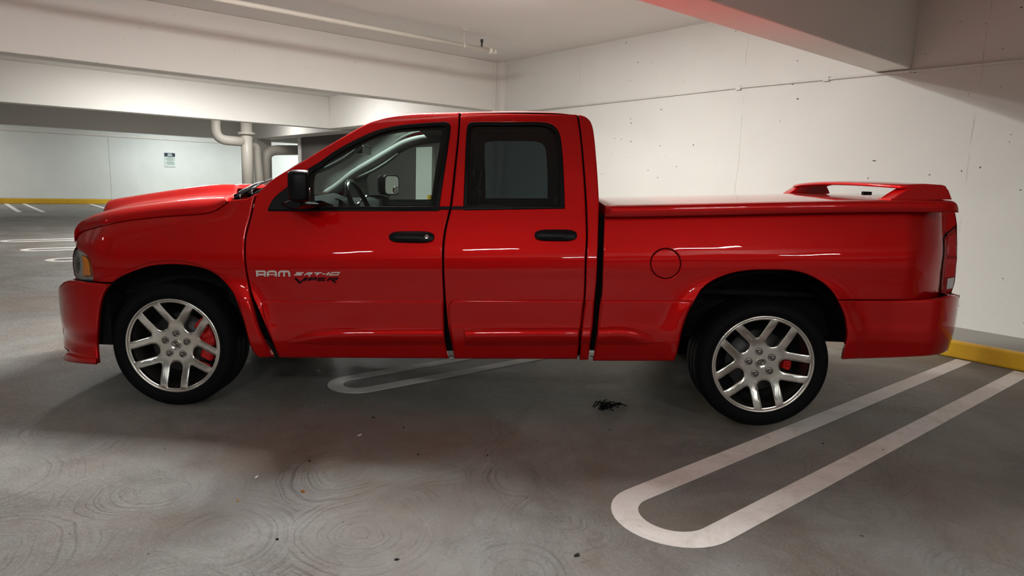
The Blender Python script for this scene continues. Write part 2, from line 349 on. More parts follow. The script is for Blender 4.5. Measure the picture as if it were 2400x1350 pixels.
# pipe on hangers in front of the long beam
def ring(p, r): return p
pr_ = empty('sprinkler_pipe', (0, 8.44, 0)); PZ = 3.47
q = MB(); q.tube([(-13.5, 0, PZ), (6.30, 0, PZ)], .032, 16); q.build('pipe_run', M_pipe, pr_)
q = MB(); q.tube([(6.18, 0, PZ), (6.26, 0, PZ)], .043, 16); q.tube([(6.27, 0, PZ), (6.33, 0, PZ)], .038, 16); q.build('end_cap', M_pipe, pr_)
for hx in (5.72, 1.5, -3, -8):
    q = MB(); q.tube([(hx, 0, PZ+.03), (hx, 0, ZC)], .006, 8); q.tube([(hx-.012, 0, PZ), (hx+.012, 0, PZ)], .040, 16); q.box((hx-.05, -.03, ZC-.008), (hx+.05, .03, ZC)); q.build('hanger', M_pipe, pr_)
q = MB(); q.tube([(6.05, 0, PZ+.02), (6.05, 0, PZ+.10)], .014, 10); q.tube([(6.05, 0, PZ+.10), (6.05, 0, PZ+.14)], .022, 10); q.build('sprinkler_head', M_dark_metal, pr_)
tag(pr_, 'long cream painted sprinkler pipe hung under the ceiling before the beam', 'pipe')
# wall conduit
q = MB(); q.tube([(XW-.016, 9.6, 2.75), (XW-.016, 5.05, 2.80), (XW-.016, -6, 2.745)], .014, 10, True)
cd = q.build('wall_conduit', M_wall); tag(cd, 'thin pale conduit pipe running along the right wall', 'conduit')
for y in (5.05, 3.9, 7.9):
    q = MB(); q.box((XW-.036, y-.035, 2.768), (XW-.002, y+.035, 2.822)); q.build('coupling', M_wall, cd, .004)

# drain pipes and column by the far bay
def wp(px, py, ax, val):     # point seen at a place in the photo, on the plane axis = val
    r = RT*((px-1200)/F_PX)-UP*((py-675)/F_PX)+FW; o = Vector((0, 0, CAM_H)); t = (val-o[ax])/r[ax]; return o+r*t
c0 = wp(604, 400, 1, 26.5); c1 = wp(638, 400, 1, 26.5)
o = boxobj('concrete_column', (c0.x, 26.5, 0), (c1.x, 27.1, 3.0), M_beam, None, .02); tag(o, 'cream concrete column behind the drain pipes above the windshield base', 'column', kind='structure')
def arc_pipe(pts, r, name, label, rings=()):
    P3 = []
    for i, p in enumerate(pts):
        P3.append(Vector(p))
    # round the corners
    out = [P3[0]]
    for i in range(1, len(P3)-1):
        a, b, c = P3[i-1], P3[i], P3[i+1]; e = min(r*2.4, (a-b).length*.45, (c-b).length*.45)
        s0 = b+(a-b).normalized()*e; s1 = b+(c-b).normalized()*e
        for k in range(7):
            t = k/6; out.append(s0*(1-t)**2+b*2*t*(1-t)+s1*t*t)
    out.append(P3[-1]); q = MB(); q.tube(out, r, 16)
    o = q.build(name, M_pipe); tag(o, label, 'pipe')
    for (a, b, rr) in rings:
        q = MB(); q.tube([a, b], rr, 16); q.build('pipe_collar', M_pipe, o)
    return o
YP = 24.5
def pp(x, y, Y=YP): v = wp(x, y, 1, Y); return (v.x, Y, v.z)
v = pp(577, 287)
vb = pp(577, 430)
dp_ = arc_pipe([(v[0], YP, ZC-.02), (v[0], YP, 0)], .20, 'drain_pipe', 'thick vertical cream drain pipe standing left of the column', [((v[0], YP, pp(577, 313)[2]-.04), (v[0], YP, pp(577, 313)[2]+.04), .30)])
el_ = arc_pipe([(pp(505, 286)[0], YP, ZC-.02), pp(505, 327), pp(571, 332)], .17, 'pipe_elbow', 'elbow'); el_.parent = dp_
del el_['category']; el_['label'] = 'elbow branch under the beam'
arc_pipe([pp(588, 338, 25.0), pp(601, 345, 25.0), pp(604, 385, 25.0), (pp(614, 432, 25.0)[0], 25.0, 0)], .16, 'branch_pipe', 'curved cream branch pipe joining the column pipe')
arc_pipe([pp(700, 352, 25.6), pp(622, 352, 25.6), (pp(621, 440, 25.6)[0], 25.6, 0)], .19, 'cross_pipe', 'horizontal cream pipe bending down beside the column')
# pilaster, dark panel and bollard seen through the truck's front window
pa = wp(975, 400, 0, 8.9); pb = wp(1012, 400, 0, 8.9)
o = boxobj('white_pilaster', (8.9, pb.y, 0), (9.0, pa.y, 2.3), M_wall); tag(o, 'pale pilaster on the dark partition seen through the front window', 'pilaster', kind='structure')
pc = wp(1007, 460, 0, 8.3); q = MB(); q.tube([(8.3, pc.y, 0), (8.3, pc.y, wp(1007, 457, 0, 8.3).z)], .06, 16); tag(q.build('bollard', M_yel), 'yellow bollard post seen through the truck front window', 'bollard')

# notice on the far wall
sa = wp(385, 358, 1, YF-.03); sb = wp(411.5, 392, 1, YF-.03); sg = empty('notice_sign', (sa.x, YF, sb.z)); W_, H_ = sb.x-sa.x, sa.z-sb.z
q = MB(); q.box((0, -.03, 0), (W_, -.001, H_)); q.build('sign_plate', M_white, sg, .01)
q = MB(); q.box((0, -.036, H_*.74), (W_, -.03, H_)); q.build('sign_header', M_navy, sg)
q = MB(); q.box((W_*.32, -.040, H_*.89), (W_*.68, -.036, H_*.95)); q.box((W_*.28, -.040, H_*.79), (W_*.74, -.036, H_*.85)); q.build('header_text', M_white, sg)
q = MB()
for i, (a, b) in enumerate(((.25, .78), (.1, .95), (.14, .8), (.25, .8), None, (.15, .85), (.12, .9), (.2, .85)) if False else ((.25, .78), (.1, .95), (.14, .8), (.25, .8), (.15, .85), (.12, .9), (.2, .85))):
    z = H_*(.68-.075*i-(.03 if i > 3 else 0)); q.box((W_*a, -.034, z-H_*.018), (W_*b, -.03, z+H_*.018))
q.build('sign_text', M_gtext, sg); tag(sg, 'small notice sign with navy header on the far white wall', 'sign')

# ------------------------------------------------------------------ litter on the floor
def scrap(px, py, s, matl, name, label, n=7, h=.012, asp=.6):
    p = wp(px, py, 2, 0); q = MB(); rot = random.uniform(0, 6)
    pts = []
    for i in range(n):
        a = 2*PI*i/n; r = s*random.uniform(.6, 1); x, y = r*math.cos(a), r*math.sin(a)*asp; pts.append((x*math.cos(rot)-y*math.sin(rot), x*math.sin(rot)+y*math.cos(rot)))
    vs = [(x, y, .001+random.uniform(0, h)*.6) for x, y in pts]+[(0, 0, h)]+[(x*.96, y*.96, 0) for x, y in pts]
    q.add(vs, [(i, (i+1) % n, n) for i in range(n)]+[((i+1) % n, i, n+1+i, n+1+(i+1) % n) for i in range(n)]+[tuple(range(2*n, n, -1))]); o = q.build(name, matl); o.location = p; tag(o, label, name.replace('_', ' ')); return o
M_leafo = mat('dry_leaf_orange', (.35, .14, .02), .7); M_leafy = mat('dry_leaf_yellow', (.55, .33, .08), .7); M_paper = mat('paper_scrap_white', (.75, .73, .68), .7); M_bit = mat('dark_debris', (.015, .014, .013), .7)
scrap(710, 1153, .016, M_leafo, 'dry_leaf', 'small orange dry leaf on the floor in front of the truck')
scrap(557, 1175, .010, M_leafy, 'dry_leaf', 'tiny yellow dry leaf on the floor, left of the orange one')
scrap(602, 1118, .022, M_paper, 'paper_scrap', 'small white paper scrap on the floor below the front door', asp=.35, h=.004)
scrap(843, 1020, .022, M_paper, 'paper_scrap', 'flat pale paper scrap in the middle of the truck shadow', asp=.4, h=.003)
for px, py, s, lb in ((875, 979, .016, 'below the front door, nearest the sill'), (930, 1312, .012, 'near the bottom edge of the photo, left of centre'), (650, 1265, .008, 'near the bottom edge, furthest left'), (725, 1081, .014, 'midway before the front door'), (980, 1066, .009, 'midway before the rear door'), (1929, 1040, .013, 'inside the foreground hairpin line, beside the rear wheel'), (1142, 1068, .007, 'before the rear door, smallest'), (763, 945, .007, 'just off the front tyre'), (946, 1003, .010, 'in the truck shadow between both doors'), (1352, 1302, .02, 'left of the rounded end of the foreground line'), (2070, 1055, .006, 'on the foreground white line')):
    scrap(px, py, s, M_bit, 'debris_chip', 'dark debris chip on the floor '+lb, 6, .008)
p = wp(1410, 955, 2, 0); q = MB()
for i in range(26):
    a = random.uniform(-.7, .5); L = random.uniform(.04, .12); x, y = random.uniform(-.07, .07), random.uniform(-.05, .05)
    q.tube([(x, y, .004), (x+L*.5*math.cos(a), y+L*.5*math.sin(a), random.uniform(.01, .03)), (x+L*math.cos(a), y+L*math.sin(a), .003)], .0035, 5)
o = q.build('rubber_shred', M_tyre); o.location = p; tag(o, 'crumpled black shred of rubber lying before the rear wheel', 'rubber shred')

# ================================================================== THE TRUCK
TF = Vector((.815, 4.421, 0)); TD = Vector((.7734, -.6339, 0)).normalized(); TN = Vector((-TD.y, TD.x, 0)); TW = 2.0
TRUCK = empty('pickup_truck', TF, math.atan2(TD.y, TD.x))
tag(TRUCK, 'red four-door pickup truck with bed cover and rear wing, parked across the stall lines', 'truck')
_c = Vector((0, 0, CAM_H))-TF; CT = Vector((_c.dot(TD), _c.dot(TN), _c.z))
def tray(px, py):
    r = RT*((px-1200)/F_PX)-UP*((py-675)/F_PX)+FW; return Vector((r.dot(TD), r.dot(TN), r.z))
def S(px, py, D):          # where the surface y = D(x, z) of the truck's near side is seen
    r = tray(px, py)
    if not callable(D):
        t = (D-CT.y)/r.y; p = CT+r*t; return (p.x, p.z)
    def g(y):
        p = CT+r*((y-CT.y)/r.y); return D(p.x, p.z)-y
    y, best = -.06, (9, 0); prev = -.06
    while y < .75:
        v = g(y)
        if v < best[0]: best = (v, y)
        if v <= 0:
            lo, hi = prev, y
            for _ in range(12):
                m_ = (lo+hi)/2
                if g(m_) > 0: lo = m_
                else: hi = m_
            best = (0, hi); break
        prev = y; y += .012
        if best[0] < .02 and v > best[0]+.03: break
    y = best[1]; p = CT+r*((y-CT.y)/r.y); return (p.x, p.z)
def S3(px, py, d): x, z = S(px, py, d); return Vector((x, d, z))

WF = (.0196, .3898); WR = (3.7244, .4089)
PZs = [.10, .26, .36, .42, .49, .52, .68, .80, .86, .92, .97, 1.03, 1.15, 1.235, 1.30, 1.5, 1.74, 1.80, 1.84, 1.87, 1.95]
PDs = [.16, .105, .078, .064, .060, .062, .0615, .062, .060, .0635, .0715, .087, .121, .147, .165, .218, .295, .318, .348, .41, .60]
def pchip(xs, ys):
    n = len(xs); h = [xs[i+1]-xs[i] for i in range(n-1)]; d = [(ys[i+1]-ys[i])/h[i] for i in range(n-1)]; mm = [d[0]]
    for i in range(1, n-1): mm.append(0 if d[i-1]*d[i] <= 0 else 3*(h[i-1]+h[i])/((2*h[i]+h[i-1])/d[i-1]+(h[i]+2*h[i-1])/d[i]))
    mm.append(d[-1])
    import bisect
    def f(x):
        x = min(max(x, xs[0]), xs[-1]); i = min(max(bisect.bisect_right(xs, x)-1, 0), n-2); t = (x-xs[i])/h[i]
        return ys[i]*(2*t**3-3*t*t+1)+h[i]*mm[i]*(t**3-2*t*t+t)+ys[i+1]*(-2*t**3+3*t*t)+h[i]*mm[i+1]*(t**3-t*t)
    return f
PF = pchip(PZs, PDs)
def zr_(x, z): return z-.038*x
CREASE = [S(px, py, .08) for px, py in ((190, 580), (225, 562), (300, 546), (380, 533), (470, 522), (600, 515))]
CX_ = [c[0] for c in CREASE]; CZ_ = [c[1] for c in CREASE]
def Dside(x, z):
    zr = zr_(x, z); d = PF(zr)
    for (cx, cz), ra, am, ax_ in ((WF, .525, .040, 1.04), (WR, .575, .028, 1.0)):
        r = math.hypot((x-cx)/ax_, z-cz-(.01 if cx < 1 else .02)); k = math.exp(-((r-ra)/.065)**2) if r > ra else 1
        d -= am*k*(1-ss((zr-.60)/.26))
    if x < .55 and z > .8:      # front fender: shoulder crease, above it the fender rolls in under the hood
        zc = float(np.interp(x, CX_, CZ_)); fade = 1-ss((x+.1)/.55); s = z-zc
        d += fade*(.55*max(0, s)**2/(max(0, s)+.03)+.0)
    if x < -.36: t = (-.36-x)/.40; d += .22*t*t
    if x > 4.55: t = (x-4.55)/.30; d += .13*min(t, 1.3)**2
    return d
def resample(pts, step):
    out = []
    n = len(pts)
    for i in range(n):
        a, b = Vector(pts[i]), Vector(pts[(i+1) % n]); L = (b-a).length
        if L < 1e-6: continue
        k = max(1, int(round(L/step)));
        for j in range(k): out.append(a.lerp(b, j/k))
    return out
def area(p): return sum(p[i][0]*p[(i+1) % len(p)][1]-p[(i+1) % len(p)][0]*p[i][1] for i in range(len(p)))/2
def inset(p, d):
    n = len(p); out = []; nr = []
    for i in range(n):
        a, b, c = p[i-1], p[i], p[(i+1) % n]; e1 = (b-a).normalized(); e2 = (c-b).normalized()
        n1 = Vector((-e1.y, e1.x)); n2 = Vector((-e2.y, e2.x)); s = n1+n2
        s = s.normalized() if s.length > 1e-6 else n1; k = max(.55, s.dot(n1)); out.append(b+s*d/k); nr.append(-s)
    return out, nr
def pip(pts, poly):
    x, y = pts[:, 0], pts[:, 1]; c = np.zeros(len(pts), bool); P_ = np.array([(p[0], p[1]) for p in poly]); Q_ = np.roll(P_, -1, 0)
    for (x0, y0), (x1, y1) in zip(P_, Q_):
        if y0 == y1: continue
        k = ((y0 > y) != (y1 > y)) & (x < (x1-x0)*(y-y0)/(y1-y0)+x0); c ^= k
    return c
def mindist(pts, poly):
    P_ = np.array([(p[0], p[1]) for p in poly]); d = np.full(len(pts), 9.0)
    for q in P_: d = np.minimum(d, np.hypot(pts[:, 0]-q[0], pts[:, 1]-q[1]))
    return d
def panel(name, outline, holes, D, mtl, parent=None, sp=.03, rnd=.005, flange=.02, mirror=True, tr=None, label=None, edge=None, back=None):
    """A curved sheet over the outline (x, z) with rolled edges; a second one on the far side of the truck."""
    step = edge or sp*.7
    O = resample(outline, step); O = O if area(O) > 0 else O[::-1]
    Hs = []
    for h in holes:
        h = resample(h, step); Hs.append(h if area(h) < 0 else h[::-1])
    V_, N_, F_ = [], [], []
    def grad(x, z):
        e = .002; return Vector(((D(x+e, z)-D(x-e, z))/(2*e), -1, (D(x, z+e)-D(x, z-e))/(2*e))).normalized()
    rings1 = []
    for R_ in [O]+Hs:
        I, nr = inset(R_, rnd*1.6); n = len(R_); b = len(V_)
        for p in I: V_.append((p.x, D(p.x, p.y), p.y)); N_.append(grad(p.x, p.y))
        for p, q in zip(R_, nr):
            V_.append((p.x, D(p.x, p.y)+rnd, p.y)); N_.append((grad(p.x, p.y)+Vector((q.x, 0, q.y))*1.3).normalized())
        for p, q in zip(R_, nr): V_.append((p.x, D(p.x, p.y)+rnd, p.y)); N_.append(Vector((q.x, 0, q.y)))
        for p, q in zip(R_, nr): V_.append((p.x, D(p.x, p.y)+rnd+flange, p.y)); N_.append(Vector((q.x, 0, q.y)))
        for i in range(n):
            j = (i+1) % n; F_.append((b+n+i, b+n+j, b+j, b+i)); F_.append((b+3*n+i, b+3*n+j, b+2*n+j, b+2*n+i))
        rings1.append((I, b))
    xs = [p.x for p in O]; zs = [p.y for p in O]
    gx, gz = np.meshgrid(np.arange(min(xs), max(xs), sp), np.arange(min(zs), max(zs), sp)); g = np.stack([gx.ravel(), gz.ravel()], 1)
    if len(g):
        k = pip(g, rings1[0][0])
        for I, b in rings1[1:]: k &= ~pip(g, I)
        g = g[k]
    for I, b in rings1:
        if len(g): g = g[mindist(g, I) > step*.62]
    vin = []; idx = []; ed = []
    for I, b in rings1:
        s = len(vin); n = len(I)
        for i, p in enumerate(I): vin.append(Vector((p.x, p.y))); idx.append(b+i)
        ed += [(s+i, s+(i+1) % n) for i in range(n)]
    for x, z in g: idx.append(len(V_)); V_.append((x, D(x, z), z)); N_.append(grad(x, z)); vin.append(Vector((x, z)))
    vo, eo, fo, ov, oe, of = geometry.delaunay_2d_cdt(vin, ed, [], 0, 1e-6)
    cen = np.array([[sum(vo[i][0] for i in f)/3, sum(vo[i][1] for i in f)/3] for f in fo])
    k = pip(cen, rings1[0][0])
    for I, b in rings1[1:]: k &= ~pip(cen, I)
    mp = []
    for i, l in enumerate(ov):
        if l: mp.append(idx[l[0]])
        else: mp.append(len(V_)); p = vo[i]; V_.append((p[0], D(p[0], p[1]), p[1])); N_.append(grad(p[0], p[1]))
    for f, kk in zip(fo, k):
        if kk:
            a = [mp[i] for i in f]
            if len(set(a)) < 3: continue
            p0, p1, p2 = [V_[i] for i in a]
            if (p1[0]-p0[0])*(p2[2]-p0[2])-(p2[0]-p0[0])*(p1[2]-p0[2]) < 0: a = a[::-1]
            F_.append(tuple(a))
    if back is not None:       # closed back face
        b = len(V_)
        I, b0 = rings1[0]; n = len(I)
        bs = len(V_)
        for i in range(n): q = V_[b0+3*n+i]; V_.append(q); N_.append(Vector((0, 1, 0)))
        F_.append(tuple(range(bs+n-1, bs-1, -1)))
    out = []
    for side in ((0, 1) if mirror else (0,)):
        vv = [(x, (TW-y) if side else y, z) for x, y, z in V_]; nn = [Vector((a.x, -a.y if side else a.y, a.z)) for a in N_]; ff = [f[::-1] for f in F_] if side else F_
        if tr: vv = [tuple(tr(Vector(p))) for p in vv]
        me = bpy.data.meshes.new(name); me.from_pydata(vv, [], ff); me.polygons.foreach_set('use_smooth', [True]*len(ff)); me.update()
        if tr is None: me.normals_split_custom_set_from_vertices([tuple(a) for a in nn])
        o = link(name, me, mtl, parent if parent is not None else TRUCK)
        if label: o['label'] = label
        out.append(o)
    return out
def pxo(pts, D=Dside, step=8, closed=True):
    return [Vector(S(p.x, p.y, D)) for p in cr(pts, step, closed)]
c = 1   # corner mark

# ---------- body side panels (outlines as seen on the near side)
ARCH_F = [(602, 835.5), (587, 813), (571, 755.5), (549, 693), (538, 675.5), (513, 649), (486.7, 633), (455.6, 624.4), (420, 620), (384, 620), (349, 624.4), (313, 635.6), (282, 649), (262, 662, c)]
FENDER = [(181, 549, c), (195.6, 541), (233, 530), (287, 518), (367, 508), (438, 503), (478, 500), (502, 494), (520, 484), (540, 469.5, c), (554, 468), (577.5, 466), (588, 461), (599, 454.5, c), (592.5, 471), (585, 507), (574, 550), (571, 580), (573.5, 628), (583, 681), (587.5, 702), (608, 775), (641, 837.5, c), (609, 838.5, c)]+ARCH_F+[(238, 662), (217.5, 661, c), (214.7, 631), (209, 609), (200, 596), (180, 583, c), (178, 578), (179, 564)]
panel('front_fender', pxo(FENDER), [], Dside, M_red, sp=.025, edge=.02)
FDOOR = [(603, 453.5, c), (640, 420), (700, 384), (767.5, 342.5), (810, 317.5), (860, 290), (895, 277.5), (935, 270), (985, 266), (1076, 263.8, c), (1073, 315), (1064, 400), (1055, 480), (1050, 503), (1041, 541), (1036.5, 585), (1036.5, 633), (1039, 692), (1040.5, 767), (1043.5, 807), (1051, 840.5, c), (654, 838.5, c), (629, 780), (604, 722), (594, 700), (588, 681), (577.5, 628), (575, 580), (578, 550), (589, 507), (597, 471)]
FWIN = [(628, 493, c), (640, 468), (672, 440), (716, 401), (750, 380), (785, 355), (835, 327.5), (885, 306), (935, 295), (985, 290), (1022, 287.5), (1047, 287.5), (1054.5, 295), (1050, 340), (1041, 400), (1029, 480), (1027.5, 492.5, c)]
panel('front_door', pxo(FDOOR), [pxo(FWIN)], Dside, M_red, sp=.022, edge=.018)
RDOOR = [(1079.5, 264, c), (1352, 268.5, c), (1359.5, 318), (1367, 401), (1372, 484), (1374, 553), (1371.5, 607), (1369, 694.5), (1361.5, 768), (1352.5, 842, c), (1065, 841, c), (1059, 807), (1051, 767), (1046, 722), (1043.5, 692), (1040.5, 633), (1040.5, 585), (1045, 541), (1054, 503), (1059, 480), (1068, 400), (1076.5, 315)]
RWIN = [(1087, 491, c), (1090, 411), (1095, 303), (1099, 291), (1110, 287.5), (1195.5, 287.4), (1270, 287.5), (1293, 293), (1308, 308), (1315, 338), (1320, 411), (1322.6, 487, c)]
panel('rear_door', pxo(RDOOR), [pxo(RWIN)], Dside, M_red, sp=.022, edge=.018)
PILLAR = [(1356, 268.6, c), (1371, 273), (1384, 285), (1391, 308), (1398, 377), (1402, 435), (1404, 480), (1402.5, 533), (1401, 582), (1398, 655), (1393.5, 704), (1389, 768), (1383.7, 802), (1379, 844, c), (1359, 844, c), (1363.5, 768), (1372, 694.5), (1375, 607), (1377.5, 553), (1375.5, 484), (1370.5, 401), (1363, 318)]
panel('cab_corner', pxo(PILLAR), [], Dside, M_red, sp=.018, edge=.016)
ARCH_R = [(1580, 846.5, c), (1588, 825), (1599, 774), (1615, 729), (1631, 700.7), (1645, 678), (1667.6, 660), (1697, 646.5), (1729.5, 637.5), (1768.6, 633), (1807.7, 632.6), (1853, 634), (1886, 641), (1915, 654), (1941, 672), (1957.7, 691), (1964, 703, c)]
BED = [(1418, 490, c), (1500, 489), (1800, 483), (2235, 480, c), (2240.7, 511), (2243, 527, c), (2226, 541), (2216, 548.5), (2211, 559), (2211, 592.6), (2207, 622), (2203.5, 659), (2202, 687), (2206, 692), (2226, 692, c), (2200, 700), (2120, 702.5), (2000, 702.5), (1964, 702.5, c)]+[p for p in ARCH_R[::-1]][1:]+[(1390, 846, c), (1395.5, 812), (1400.5, 774), (1406, 716.6), (1411, 691), (1413.5, 621), (1416.5, 525.5)]
FUEL = [(1560.5+36*math.cos(a), 618+36*math.sin(a)) for a in [2*PI*i/28 for i in range(28)]]
def Dfuel(x, z): return Dside(x, z)+.002
panel('bed_side', pxo(BED), [pxo(FUEL)], Dside, M_red, sp=.028, edge=.02)
panel('fuel_door', pxo([(1560.5+34.2*math.cos(a), 618+34.2*math.sin(a)) for a in [2*PI*i/28 for i in range(28)]]), [], Dfuel, M_red, sp=.02, edge=.012, mirror=False, rnd=.003)
def Dfb(x, z): return Dside(x, z)+.016
panel('fuel_door_seal', pxo([(1560.5+40*math.cos(a), 618+40*math.sin(a)) for a in [2*PI*i/24 for i in range(24)]]), [], Dfb, M_under, sp=.03, mirror=False)
# lower cladding and running-board scoops
def Dcl(x, z): return Dside(x, z)-.012
for nm, pts in (('door_cladding', [(613, 704, c), (1038, 704, c), (1039, 767), (1042, 807), (1049, 839.5, c), (656, 837.5, c), (632, 780), (616, 726)]),
                ('door_cladding', [(1060, 703.5), (1069, 702.5, c), (1367, 703, c), (1360, 768), (1351.5, 840.5, c), (1067, 840, c), (1062, 807), (1055, 767), (1052, 718)]),
                ('cab_corner_cladding', [(1373, 703.5, c), (1392, 703.5, c), (1387.5, 768), (1382.5, 802), (1378, 843, c), (1360, 843, c), (1364.5, 768)]),
                ('bed_cladding', [(1411, 704, c), (1624, 704, c), (1612, 729), (1596, 774), (1586, 825), (1579, 845, c), (1391.5, 844.8, c), (1397, 812), (1402.5, 774)]),
                ('fender_cladding', [(558, 701, c), (585.5, 702, c), (607, 777), (639, 836.5, c), (610, 837, c), (603, 834), (589, 812), (573, 755)])):
    panel(nm, pxo(pts), [], Dcl, M_red, sp=.022, edge=.016, rnd=.0075, flange=.006)
def scooppanel(top, rest, fade0=None, fade1=None):
    T_ = [S(p.x, p.y, Dcl) for p in cr(top, 8)]; tx = [a[0] for a in T_]; tz = [a[1] for a in T_]
    def D(x, z):
        s_ = float(np.interp(x, tx, tz))-z; t = min(1, max(0, s_/.115)); g = .15*(1-t)+math.sin(PI*t**.75)**1.0 if t < 1 else 0
        if fade0: g *= ss((x-tx[0])/fade0)
        if fade1: g *= ss((tx[-1]-x)/fade1)
        return Dcl(x, z)-.002-.024*g
    panel('running_board_scoop', pxo(top+rest, D), [], D, M_red, sp=.018, edge=.014, rnd=.006, flange=.004)
scooppanel([(664, 804, c), (680, 794), (705, 783), (735, 774.5), (770, 770.5), (850, 768.5), (1038, 768, c)], [(1040, 790), (1042, 809, c), (860, 812, c)], .22)
scooppanel([(1086, 771, c), (1120, 769.5), (1358, 768, c)], [(1353.5, 811, c), (1091, 812, c)])
scooppanel([(1365, 768, c), (1387, 768, c)], [(1382, 808, c), (1361, 808, c)])
scooppanel([(1403, 768.5, c), (1440, 766), (1470, 767.5), (1495, 773), (1520, 784), (1546, 804, c)], [(1470, 811, c), (1398.5, 810, c)], None, .18)
# tail lamps
panel('tail_lamp_gap_shade', pxo([(2243.5, 528, c), (2225, 540.5), (2215.5, 548), (2211, 558), (2211, 592.6), (2207, 622), (2203, 659), (2202, 686), (2206, 692), (2231, 690, c), (2240, 660), (2244, 600)]), [], lambda x, z: Dside(x, z)+.008, M_under, sp=.03, rnd=.001, flange=.005)  # black sheet that puts in the shade of the gap around the lamp
TL = [(2241.5, 532, c), (2227, 544), (2218.5, 551), (2215, 560), (2215, 592.6), (2211, 622), (2207.5, 659), (2206, 684), (2209, 687.5), (2229, 686, c), (2235, 670), (2239.5, 644), (2243, 607)]
tls = panel('tail_lamp', pxo(TL), [], lambda x, z: Dside(x, z)-.001, M_taill, sp=.02, edge=.012)
for nm, pts, mm in (('lamp_segment', [(2222, 556, c), (2240, 545, c), (2241, 600, c), (2219, 600, c)], M_tailm), ('lamp_segment', [(2217.5, 606, c), (2240.5, 606, c), (2237.5, 648, c), (2213, 652, c)], M_tailm), ('reverse_lamp', [(2221, 653, c), (2236.5, 650, c), (2231.5, 676, c), (2218, 678, c)], M_clear)):
    panel(nm, pxo(pts), [], lambda x, z: Dside(x, z)-.005, mm, parent=tls[0], sp=.02, edge=.012, rnd=.003, mirror=False)
# rear bumper
def Drb(x, z):
    d = Dside(x, min(max(z, .3), .80)) if x < 4.55 else PF(min(max(zr_(x, z), .3), .7))
    if x > 4.72: t = (x-4.72)/.28; d = d+.17*t*t
    return d-.006-(.03*ss((x-4.5)/.3))
RB = [(1966, 705, c), (2000, 705), (2120, 704.5), (2200, 701), (2229, 693, c), (2258, 695), (2271, 698, c), (2276, 704), (2275, 730), (2266.7, 770), (2252, 800), (2229.6, 818.5), (2200, 831.5), (2133, 837), (1976, 842.6, c), (1980, 820), (1987, 790), (1985, 760), (1979, 733)]
panel('rear_bumper', pxo(RB, Drb), [], Drb, M_red, sp=.025, edge=.018, rnd=.008)
# front bumper
def Dfbp(x, z):
    d = .03
    r = math.hypot(x-WF[0], z-WF[1]); 
    if x < -.46: t = (-.46-x)/.40; d += .235*t*t
    d += .05*max(0, (.30-z))/.1*.3
    d += .022*math.exp(-((z-.36)/.07)**2)
    return d
FB = [(150, 661), (167, 658), (189, 661), (216.4, 664.4), (256, 667, c), (240, 692), (231, 730), (227, 778), (226, 815), (229, 852, c), (205, 850), (189, 848), (158, 843.5), (146.7, 834), (148, 829, c), (160, 823, c), (150, 815), (140, 804), (132, 791), (131, 769), (122, 738), (118, 711), (117, 697), (126.7, 684), (140, 670)]
panel('front_bumper', pxo(FB, Dfbp, 6), [], Dfbp, M_red, sp=.02, edge=.014, rnd=.008)
panel('chin_spoiler', pxo([(146, 832.5, c), (158, 826, c), (190, 836), (229, 841, c), (229, 852.5, c), (205, 851), (189, 849.5), (158, 844.5)], Dfbp, 5), [], lambda x, z: Dfbp(x, z)-.022, M_red, sp=.02, edge=.012, rnd=.006)
# headlights
HL = [(172, 585, c), (185, 588.5), (199, 598), (207, 610), (212.5, 632), (214.5, 658.5, c), (197, 657.5), (180, 656, c), (173, 645), (169.5, 622), (169.5, 600)]
hls = panel('headlight', pxo(HL, step=5), [], lambda x, z: Dside(x, z)+.004, G_lens, sp=.02, edge=.01, rnd=.004, flange=.01)
def Dh2(x, z): return Dside(x, z)+.045
panel('headlight_reflector', pxo([(171.5, 584, c), (185, 588), (199, 598), (207, 610), (212.5, 632), (214.5, 659, c), (181, 657, c), (172, 645), (168.5, 622), (168.5, 600)], step=5), [], lambda x, z: Dside(x, z)+.022, M_refl, parent=hls[0], sp=.02, mirror=False)
panel('turn_signal', pxo([(190, 599), (200, 602), (207, 614), (210.5, 634), (212, 648, c), (194, 648, c), (192, 640), (193, 620)], step=5), [], lambda x, z: Dside(x, z)+.002, M_amber, parent=hls[0], sp=.015, edge=.01, mirror=False)
panel('headlight_bulb_cup', pxo([(178+6*math.cos(a), 622+20*math.sin(a)) for a in [2*PI*i/16 for i in range(16)]], step=4), [], lambda x, z: Dside(x, z)+.016, M_chrome, parent=hls[0], sp=.015, mirror=False)
# black gap strip between headlight and bumper
panel('bumper_gap_strip', pxo([(172, 656, c), (262, 660, c), (262, 668, c), (172, 664, c)]), [], lambda x, z: Dside(x, z)+.03, M_under, sp=.03)

# ---------- front and rear closures
def cross(name, pts, bulge, mtl, n=14, dz=0):     # pts: near-side profile; sweeps across to the far side, bulging by `bulge` along x
    rows = []
    for (x, y, z) in pts:
        row = []
        for k in range(n+1):
            t = k/n; yy = y+(TW-2*y)*t; u = 1-(2*t-1)**2; row.append((x+bulge*(u**.6 if u > 0 else 0), yy, z+dz*u))
        rows.append(row)
    q = MB(); q.grid(rows); return q.build(name, mtl, TRUCK)
def P3(px, py, D): x, z = S(px, py, D); return (x, D(x, z), z)
cross('bumper_face', [P3(px, py, Dfbp) for px, py in ((150, 661), (140, 671), (127.5, 684), (118, 697), (119, 711), (123, 738), (132, 769), (133, 791), (141, 804), (151, 815), (160, 823.5), (150, 832), (158, 843))], -.07, M_red)
cross('grille_surround', [P3(px, py, Dside) for px, py in ((182, 550), (179.5, 564), (178.5, 578), (173, 587), (170.5, 600), (170.5, 622), (174, 645), (181, 656))], -.09, M_red)
q = MB(); q.box((-.825, .70, .80), (-.75, 1.30, 1.08)); q.build('grille', M_black, TRUCK, .02)
